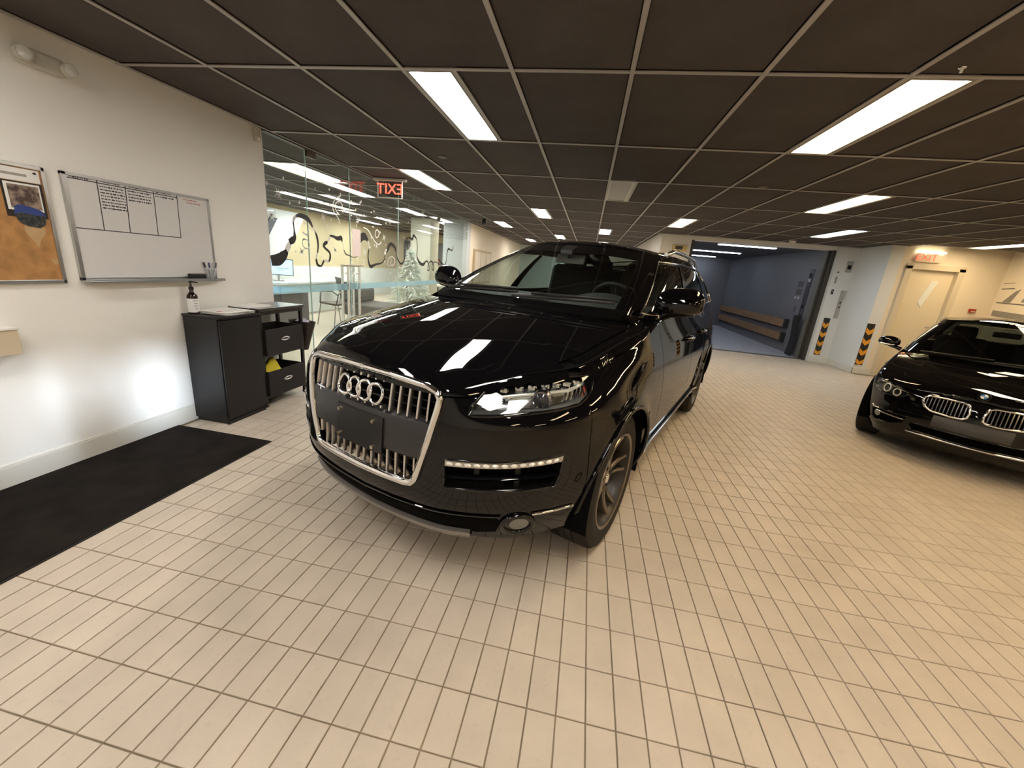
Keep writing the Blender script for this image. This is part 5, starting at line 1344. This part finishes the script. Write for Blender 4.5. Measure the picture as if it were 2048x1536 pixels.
# lower lip: crease, dark slot, silver skid
MB().tube([signed(SUV, s, .435-.03*(1-abs(s)/.7), .004) for s in np.linspace(-.72, .72, 60)], .008, 6, sx=.5).build('bumper_crease', PAINT, suv, smooth=60)
MB().grid([[signed(SUV, s, w_+.03*abs(s/.56), o) for w_, o in ((.385, .002), (.35, .004), (.295, .004))] for s in np.linspace(-.56, .56, 40)]).build('lower_slot', DARK, suv)
MB().grid([[signed(SUV, s, w_+.03*abs(s/.56), o) for w_, o in ((.300, .004), (.293, .028), (.268, .034), (.25, .0))] for s in np.linspace(-.58, .58, 40)]).build('skid_plate', pm('skid silver', (.32, .30, .28), .35, metal=.7), suv, smooth=40)
# --- wheels
TYRE = pm('tyre rubber', (.018, .016, .014), .75, spec=.3); RIM = pm('alloy bronze grey', (.24, .205, .17), .28, metal=1)
for v in (.894, 3.897):
    for sd in (1, -1): wheel(suv, sd*.815, v, .385, .265, .265, 0, RIM, TYRE, 5, sd)
# --- interior
INT = pm('interior black', (.012, .012, .012), .6); INT2 = pm('interior grey', (.055, .056, .055), .55)
MB().grid([[(x, y, z) for y, z in ((1.36, 1.20), (1.50, 1.25), (1.72, 1.285), (1.93, 1.26), (2.02, 1.16), (2.0, .9), (1.95, .6))] for x in np.linspace(-.80, .80, 17)]).build('dashboard', INT2, suv, smooth=50)
MB().grid([[(x, y, 1.285+.05*math.cos((y-1.85)/.14*1.5)*max(0, math.cos((x-.40)/.25*1.5))) for y in np.linspace(1.72, 1.98, 7)] for x in np.linspace(.15, .65, 11)]).build('instrument_hood', INT2, suv, smooth=60)
cst = Vector((.40, 2.08, 1.24)); ax = Vector((0, .87, .5)).normalized(); e1 = Vector((1, 0, 0)); e2 = ax.cross(e1)
stw = MB().tube([tuple(cst+(e1*math.cos(a)+e2*math.sin(a))*.19) for a in [2*PI*q/40 for q in range(40)]], .016, 10, closed=True).build('steering_wheel', INT, suv, smooth=60)
MB().cyl(cst-ax*.03, cst+ax*.01, .07, n=20).obox(cst, e1*.17, e2*.02, ax*.012).obox(cst-e2*.08, e1*.02, e2*.09, ax*.012).build('wheel_hub', INT, stw, smooth=40)
MB().tube([(.34, 1.985, 1.41), (.45, 1.985, 1.41)], .004, 6).build('wheel_highlight', STEEL, stw)
MB().box(-.85, .85, 1.9, 4.75, .55, .62).build('cabin_floor', INT, suv)
def seat(x, y, w, name='seat'):
    s = MB().box(x-w/2, x+w/2, y-.26, y+.26, .72, .90).build(name, INT, suv, bevel=.05)
    MB().obox((x, y+.34, 1.20), (w/2, 0, 0), (0, .055, .015), (0, .075, .34)).build('seat_back', INT, s, bevel=.05)
    return s
for x in (-.39, .39):
    s = seat(x, 2.62, .52)
    MB().obox((x, 3.04, 1.62), (.135, 0, 0), (0, .045, .01), (0, .02, .095)).build('headrest', INT, s, bevel=.04)
    for dx in (-.05, .05): MB().cyl((x+dx, 3.0, 1.50), (x+dx, 3.02, 1.58), .007, n=8).build('headrest_post', STEEL, s)
s = seat(0, 3.6, 1.35, 'rear_seat')
for x in (-.45, 0, .45): MB().obox((x, 4.02, 1.56), (.13, 0, 0), (0, .045, .01), (0, .015, .075)).build('headrest', INT, s, bevel=.035)
mv = MB().obox((0, 2.03, 1.565), (.125, 0, 0), (0, .012, -.004), (0, .012, .036)).build('rear_view_mirror', pm('mirror back', (.26, .26, .25), .35), suv, bevel=.012)
MB().cyl((0, 2.0, 1.57), (0, 2.02, 1.645), .016, n=10).obox((0, 1.98, 1.63), (.05, 0, 0), (0, .05, .02), (0, 0, .02)).build('mirror_mount', BLACKP, mv)
MB().box(-.02, .10, 1.47, 1.53, 1.262, 1.265).build('dash_paper', PAPER, suv)
MB().obox((-.62, 4.3, 1.45), (.006, 0, 0), (0, .02, 0), (0, 0, .06)).build('yellow_tag', pm('tag yellow', (.75, .6, .1), .6), suv)
# ================================================================ BLACK SEDAN
SED = Shell(
    contour=[(0, 0), (.2, .012), (.4, .055), (.55, .115), (.68, .215), (.77, .35), (.825, .50), (.85, .68), (.862, .9), (.872, 1.3), (.88, 2.0), (.88, 3.0), (.87, 3.7), (.84, 4.15), (.76, 4.42), (.55, 4.56), (.25, 4.61), (0, 4.62)],
    fi=[(.14, .10), (.20, .05), (.26, .015), (.34, 0), (.48, 0), (.58, .012), (.68, .04), (.76, .085), (.9, .16)],
    si=[(.14, .11), (.2, .07), (.28, .03), (.4, .005), (.55, 0), (.68, .004), (.76, .02), (.85, .045), (.95, .075), (1.05, .10)],
    ri=[(.14, .10), (.25, .03), (.4, 0), (.7, 0), (.9, .05), (1.1, .09)],
    wtop=[(0, .715), (.3, .71), (.5, .705), (.7, .705), (.9, .73), (1.1, .775), (1.5, .85), (1.9, .905), (2.15, .94), (2.4, .955), (3.5, .98), (4.6, 1.0), (5.6, 1.0)],
    wbot=[(0, .19), (.5, .18), (1.0, .17), (1.3, .19), (4.0, .19), (5.6, .25)],
    arches=[(.80, .325, .355), (3.61, .325, .355)],
    hc=[(0, .755), (.1, .785), (.25, .82), (.5, .865), (.8, .905), (1.1, .94), (1.4, .97), (1.8, 1.0)],
    roll=.04)
sed = thing('sedan', 'black sedan with twin rounded chrome grilles and round hood emblem', 'car', (3.461, 3.993, 0), -.697)
sed.scale = (.95, .95, .95)
sv2 = lambda v: SED.s_of_v(v)
_sv_keep = sv
def acols(vc, r, a, b, step=.03):
    out = sampl(a, b, step)
    for k in range(33):
        s = sv2(vc-r*.9995*math.cos(PI*k/32))
        if a <= s <= b: out.append(s)
    for e in (-1, 1):
        s = sv2(vc+e*r*1.0005)
        if a <= s <= b: out.append(s)
    out = sorted(out); r_ = [out[0]]
    for s in out[1:]:
        if s-r_[-1] > 2e-4: r_.append(s)
    return r_
KID = [(.045, .60), (.06, .672), (.10, .690), (.22, .692), (.33, .686), (.365, .668), (.372, .63), (.345, .578), (.29, .548), (.15, .538), (.075, .542), (.05, .56)]
SHL = [(.50, .645), (.52, .672), (.60, .690), (.74, .712), (.86, .716), (.94, .708), (.965, .685), (.94, .645), (.86, .612), (.72, .594), (.58, .598), (.52, .618)]
SFOG = [(.44, .43), (.60, .43), (.78, .425), (.83, .40), (.82, .33), (.76, .29), (.56, .315), (.46, .36)]
SLOW = [(.0, .385), (.40, .39), (.42, .36), (.38, .315), (.0, .305)]
sHoles = [KID, SHL, SFOG, SLOW+[(-.01, .305), (-.01, .385)]]
Ws, _, _ = hood_fn(SED, sv2(1.5), lambda u, v: .010*max(0, min(1, (.26+.26*v-u)/.05+.5)))
sb2 = sv2(.43); d1, d2, d3, r2 = sv2(1.42), sv2(2.42), sv2(3.24), sv2(4.25)
fine = sampl(0, sb2, .014); cols = [-s for s in fine[::-1]][:-1]+fine
shell_grid(SED, cols, 46, 0, sHoles, trim=.005).build('front_bumper', PAINT, sed, smooth=60)
allc = acols(.80, .355, 0, sv2(3.0))+acols(3.61, .355, sv2(3.0), SED.S)[1:]
for sd in (1, -1): shell_grid(SED, [sd*s for s in allc], 8, -.014, sHoles, trim=.03).build('inner_body', DARK, sed)
hs = [1e-3]+sampl(0, sv2(1.36), .02)[1:]
def hrow(s, a1, n): 
    e = SED.pt(s, SED.top(s)); r = [(e[0]*a, e[1], Ws(e[0]*a, e[1])) for a in np.linspace(0, a1, n)]
    return [(-x, y, z) for x, y, z in r[1:]][::-1]+r
hA = [s for s in hs if s <= sv2(.5)]; hB = [s for s in hs if s >= hA[-1]-1e-6]
h = MB(); h.grid([hrow(s, 1, 31) for s in hA]); h.grid([hrow(s, .90, 28) for s in hB]); h.build('hood', PAINT, sed, smooth=60, weld=.0004)
for sd in (1, -1):
    fc = acols(.80, .355, sb2+.004, d1-.004); fb = shell_grid(SED, [sd*s for s in fc], 22)
    rows = []
    for s in fc:
        e = SED.pt(s, SED.top(s))
        if e[1] < 1.38 and s >= hB[0]: rows.append([(sd*e[0]*a, e[1], Ws(e[0]*a, e[1])) for a in np.linspace(.907, 1, 7)])
    fb.grid(rows); fb.build('fender', PAINT, sed, smooth=60, weld=.0015)
    shell_grid(SED, [sd*s for s in sampl(d1+.004, d2-.004, .04)], 20).build('front_door', PAINT, sed, smooth=60)
    shell_grid(SED, [sd*s for s in acols(3.61, .355, d2+.004, d3-.004)], 20).build('rear_door', PAINT, sed, smooth=60)
    shell_grid(SED, [sd*s for s in acols(3.61, .355, d3+.004, r2)], 20).build('quarter_panel', PAINT, sed, smooth=60)
    shell_grid(SED, [sd*s for s in sampl(r2, SED.S, .04)], 14).build('rear_bumper', PAINT, sed, smooth=60)
    for vc in (.80, 3.61):
        ln = MB(); ln.grid([[(sd*uu, vc-.36*math.cos(a), .325+.36*math.sin(a)) for uu in (.86, .70, .5)] for a in [PI*(-.08+1.16*k/24) for k in range(25)]]); ln.build('wheel_arch_liner', DARK, sed)
# rear deck
MB().grid([[(x*(.78 if y < 4.3 else .70), y, 1.0+.03*(1-x*x)-(.03 if y > 4.5 else 0)) for x in np.linspace(-1, 1, 13)] for y in (3.7, 4.0, 4.3, 4.5, 4.58)]).build('trunk_lid', PAINT, sed, smooth=60)
MB().box(-.50, .50, .35, 4.2, .22, .55).build('underbody', DARK, sed)
SED_UP = .035
CS = Cabin(base=[(0, 1.12, .96), (.40, 1.16, .96), (.66, 1.28, .955), (.74, 1.40, .95), (.795, 1.75, .955), (.81, 2.4, .965), (.79, 3.2, .985), (.74, 3.75, 1.0), (.62, 3.95, 1.005), (.3, 4.05, 1.01), (0, 4.07, 1.01)],
           top=[(0, 1.86, 1.375), (.27, 1.88, 1.37), (.46, 1.95, 1.35), (.52, 2.03, 1.345), (.56, 2.2, 1.355), (.575, 2.5, 1.365), (.56, 2.95, 1.355), (.52, 3.25, 1.32), (.46, 3.36, 1.305), (.25, 3.42, 1.31), (0, 3.44, 1.31)],
           bulge=.025, crown=[(1.9, 1.39), (2.4, 1.41), (2.9, 1.395), (3.4, 1.34)], vlo=2.2, vhi=3.1)
CS.b[:, 2] += .02; CS.t[:, 2] += SED_UP; CS.crown = lut([(1.9, 1.43), (2.4, 1.455), (2.9, 1.44), (3.4, 1.38)])
fr = MB()
hh = [0, .06, .2, .4, .6, .75, .87, .95, 1.0]
for sd in (1, -1):
    for ts, hs_ in ((np.linspace(0, 2.05, 20), [.955, .98, 1]), (np.linspace(1.98, 3.2, 12), hh), (np.linspace(3.2, 6.9, 50), [0, .06]), (np.linspace(3.2, 6.9, 50), [.87, .95, 1]), (np.linspace(6.9, 8.15, 12), hh), (np.linspace(8.15, 10, 12), [.9, 1])):
        fr.grid([[tuple(CS.at(t, q, 0, sd)) for q in hs_] for t in ts])
    fr.grid([[tuple(CS.roof(t, r, sd)) for r in np.linspace(0, 1, 12)] for t in np.linspace(0, 10, 80)])
    cabin_grid(CS, np.linspace(3.2, 4.95, 24), np.linspace(.06, .87, 8), sd, -.004).build('front_window', GLS, sed, smooth=80)
    cabin_grid(CS, np.linspace(5.05, 6.9, 20), np.linspace(.06, .87, 8), sd, -.004).build('rear_side_window', GLD, sed, smooth=80)
    cabin_grid(CS, np.linspace(4.94, 5.06, 3), np.linspace(.06, .87, 8), sd, .001).build('window_pillar', GLOSSB, sed, smooth=80)
    lp = [(t, .06) for t in np.linspace(3.2, 6.9, 34)]+[(6.9, q) for q in (.3, .6, .87)]+[(t, .87) for t in np.linspace(6.9, 3.2, 34)[1:]]+[(3.2, q) for q in (.6, .3)]
    MB().tube([tuple(CS.at(t, q, .003, sd)) for t, q in lp], .007, 6, closed=True).build('window_trim', CHROME, sed, smooth=60)
    # mirror
    rows = []
    for q in range(17):
        a = PI*q/16; x = -math.cos(a); row = []
        for k in range(21):
            b = 2*PI*k/20; r = math.sin(a)**.7; yy = r*math.cos(b)*(.08 if math.cos(b) < 0 else .04); zz = r*math.sin(b)*(.075 if math.sin(b) > 0 else .05)
            row.append((sd*(.93+.11*x), 1.52+yy+.015*x, 1.04+zz))
        rows.append(row)
    mr_ = MB().grid(rows).build('door_mirror', PAINT, sed, smooth=80, weld=.0005)
    MB().tube([(sd*.80, 1.53, .965), (sd*.86, 1.53, .985), (sd*.93, 1.52, 1.0)], [.025, .02, .016], 8).build('mirror_foot', GLOSSB, mr_, smooth=60)
    MB().tube([(sd*.86, 1.455, 1.015), (sd*.93, 1.445, 1.01), (sd*1.01, 1.47, 1.015)], .007, 6).build('mirror_accent', CHROME, mr_, smooth=60)
fr.build('roof', PAINT, sed, smooth=50, weld=.0006)
MB().grid([[tuple(CS.at(abs(t), q, -.004, 1 if t >= 0 else -1)) for q in np.linspace(0, .96, 12)] for t in np.linspace(-2, 2, 41)]).build('windshield', glass('sedan windshield', (.30, .32, .31), 1.5), sed, smooth=80)
rw = MB()
for sd in (1, -1): rw.grid([[tuple(CS.at(t, q, -.004, sd)) for q in np.linspace(0, .9, 8)] for t in np.linspace(8.1, 10, 14)])
rw.build('rear_window', GLD, sed, smooth=80, weld=.0005)
MB().grid([[(x, 1.26+.12*(x/.74)**2, .945), (x, 1.36+.14*(x/.74)**2, .985)] for x in np.linspace(-.72, .72, 17)]).build('cowl_panel', BLACKP, sed, smooth=60)
for x0, x1 in ((-.60, -.02), (-.02, .58)):
    pth = []
    for q in range(8):
        f = q/7; x = x0+(x1-x0)*f; t_ = abs(x)/.40 if abs(x) < .40 else 1+(abs(x)-.40)/.26
        p = CS.at(min(t_, 2), .03+.05*f, .015, 1 if x > 0 else -1); pth.append((x, p[1]-.015, p[2]+.004))
    MB().tube(pth, .010, 6).build('wiper', BLACKP, sed, smooth=60)
# kidney grilles
for sd in (1, -1):
    lo_ = loop_on(SED, KID, .004, .011, 8)
    k_ = (lo_ if sd > 0 else mirror_mb(lo_)).build('kidney_grille', CHROME, sed, smooth=60)
    tag(k_, 'rounded chrome grille opening')
    b_ = patch_on(SED, KID, -.05); (b_ if sd > 0 else mirror_mb(b_)).build('grille_backing', DARK, k_)
    for q in range(11):
        s = .075+.027*q
        ws_ = [w_ for w_ in np.linspace(.535, .695, 81) if inpoly((s, w_), KID)]
        if len(ws_) < 6: continue
        sl = MB().grid([[tuple(SED.pt(s+ds, w_, o)) for ds, o in ((-.004, -.045), (-.004, -.004), (.004, -.004), (.004, -.045))] for w_ in np.linspace(ws_[1], ws_[-2], 6)])
        (sl if sd > 0 else mirror_mb(sl)).build('slat', pm('slat grey', (.13, .12, .115), .25, metal=1), k_)
    # headlight
    bz = loop_on(SED, SHL, -.002, .007, 6); hl = (bz if sd > 0 else mirror_mb(bz)).build('headlight', GLOSSB, sed, smooth=60)
    tag(hl, 'twin-ring clear headlight')
    def put(mb, name, mat, **kk): return (mb if sd > 0 else mirror_mb(mb)).build(name, mat, hl, **kk)
    put(patch_on(SED, SHL, -.06), 'lamp_bowl', LAMPB, smooth=60)
    P = SHL+[SHL[0]]; w_ = MB(); w_.grid([[tuple(SED.pt(a, b, o)) for a, b in P] for o in (-.003, -.06)]); put(w_, 'lamp_wall', pm('lamp wall grey', (0, 0, 0)), smooth=40)
    for s, w0, r in ((.61, .638, .036), (.735, .655, .043)):
        put(MB().tube([tuple(SED.pt(s+r*math.cos(a), w0+r*.95*math.sin(a), -.012)) for a in [2*PI*q/28 for q in range(28)]], .006, 8, closed=True), 'light_ring', pm('ring white', (.85, .82, .75), .2), smooth=60)
        put(patch_on(SED, [(s+r*.8*math.cos(a), w0+r*.75*math.sin(a)) for a in [2*PI*q/16 for q in range(16)]], -.022), 'projector_lens', pm('projector glass', (0, 0, 0)), smooth=60)
    put(loop_on(SED, [(.53, .668), (.62, .686), (.74, .705), (.86, .706)], -.008, .008, 6, closed=False), 'brow_strip', pm('blade white', (0, 0, 0)), smooth=60)
    put(loop_on(SED, [(.90, .665), (.92, .69), (.90, .70)], -.01, .014, 8, closed=False), 'signal_reflector', REFL, smooth=60)
    put(patch_on(SED, SHL, .001), 'lens_cover', LENS, smooth=80)
    # fog duct
    bz = loop_on(SED, SFOG, -.002, .008, 6); fg = (bz if sd > 0 else mirror_mb(bz)).build('air_duct', GLOSSB, sed, smooth=60)
    def putf(mb, name, mat, **kk): return (mb if sd > 0 else mirror_mb(mb)).build(name, mat, fg, **kk)
    putf(patch_on(SED, SFOG, -.05), 'duct_back', DARK)
    putf(loop_on(SED, [(.46, .395), (.60, .398), (.74, .402)], .004, .008, 6, closed=False), 'duct_strip', CHROME, smooth=60)
    putf(loop_on(SED, [(.72, .43), (.80, .425), (.84, .44)], .004, .006, 6, closed=False), 'duct_strip', CHROME, smooth=60)
    putf(patch_on(SED, [(.74+.042*math.cos(a), .375+.036*math.sin(a)) for a in [2*PI*q/16 for q in range(16)]], .0), 'fog_lens', pm('fog glass', (0, 0, 0)), smooth=60)
# lower intake, plate panel, lip strip
bz = loop_on(SED, SLOW+[(-a, b) for a, b in SLOW[::-1]], -.002, .006, 6).build('lower_intake', GLOSSB, sed, smooth=60)
MB().grid([[signed(SED, s, w_, -.05) for w_ in (.29, .34, .40)] for s in np.linspace(-.44, .44, 30)]).build('intake_back', DARK, bz)
MB().grid([[signed(SED, s, w_, o) for w_, o in ((.40, .002), (.41, .010), (.51, .010), (.52, .002))] for s in np.linspace(-.26, .26, 24)]).build('plate_panel', pm('plate panel', (.035, .032, .03), .4), sed, smooth=40)
MB().tube([signed(SED, s, .292+.01*abs(s), .008) for s in np.linspace(-.42, .42, 40)], .010, 8).build('lip_strip', CHROME, sed, smooth=60)
# round emblem with blue and white quarters
ev = float(SED.pt(0, .71)[1])+.024; ez = (Ws(0, ev+.018)-Ws(0, ev-.018))/.036; ec = Vector((0, ev, Ws(0, ev)+.006)); en = Vector((0, -ez, 1)).normalized(); eu = Vector((1, 0, 0)); ew = en.cross(eu)
emb = lambda r, a, h_: tuple(ec+en*h_+(eu*math.cos(a)+ew*math.sin(a))*r)
e_ = MB().lathe([(0, .004), (.030, .008), (.041, .006), (.042, -.01)], emb, 32).build('emblem', GLOSSB, sed, smooth=40)
for q in range(4):
    mbq = MB(); mbq.grid([[emb(r, PI/2*q+PI/2*k/8, .0095) for k in range(9)] for r in (0.001, .024)])
    mbq.build('emblem_quarter', pm('emblem blue', (.05, .2, .55), .3) if q % 2 else pm('emblem white', (.8, .8, .8), .3), e_)
MB().tube([emb(.026, 2*PI*q/32, .009) for q in range(32)], .0022, 6, closed=True).tube([emb(.041, 2*PI*q/32, .007) for q in range(32)], .0025, 6, closed=True).build('emblem_rim', CHROME, e_, smooth=60)
for v in (.80, 3.61):
    for sd in (1, -1): wheel(sed, sd*.765, v, .325, .22, .225, 0, pm('alloy silver', (.5, .5, .5), .25, metal=1), TYRE, 5, sd)
# interior
MB().grid([[(x, y, z) for y, z in ((1.35, .93), (1.55, .965), (1.75, .95), (1.8, .8), (1.78, .4))] for x in np.linspace(-.72, .72, 9)]).build('dashboard', INT2, sed, smooth=50)
MB().box(-.76, .76, 1.7, 3.9, .32, .38).build('cabin_floor', INT, sed)
c0 = Vector((.36, 1.82, .93)); ax = Vector((0, .87, .5)).normalized(); e1 = Vector((1, 0, 0)); e2 = ax.cross(e1)
MB().tube([tuple(c0+(e1*math.cos(a)+e2*math.sin(a))*.18) for a in [2*PI*q/32 for q in range(32)]], .015, 8, closed=True).obox(c0, e1*.17, e2*.03, ax*.015).build('steering_wheel', INT, sed, smooth=60)
for x in (-.36, .36):
    s = MB().box(x-.24, x+.24, 2.05, 2.55, .42, .60).build('seat', INT, sed, bevel=.05)
    MB().obox((x, 2.64, .86), (.24, 0, 0), (0, .055, .015), (0, .075, .30)).build('seat_back', INT, s, bevel=.05)
    MB().obox((x, 2.72, 1.22), (.12, 0, 0), (0, .045, .01), (0, .02, .08)).build('headrest', INT, s, bevel=.035)
    for dx in (-.05, .05): MB().cyl((x+dx, 2.70, 1.10), (x+dx, 2.71, 1.18), .007, n=8).build('headrest_post', CHROME, s)
MB().obox((0, 1.80, 1.275), (.11, 0, 0), (0, .012, -.004), (0, .012, .03)).build('rear_view_mirror', BLACKP, sed, bevel=.01)
MB().box(-.65, .65, 2.9, 3.35, .42, .62).box(-.65, .65, 3.3, 3.42, .62, 1.12).build('rear_seat', INT, sed, bevel=.05)
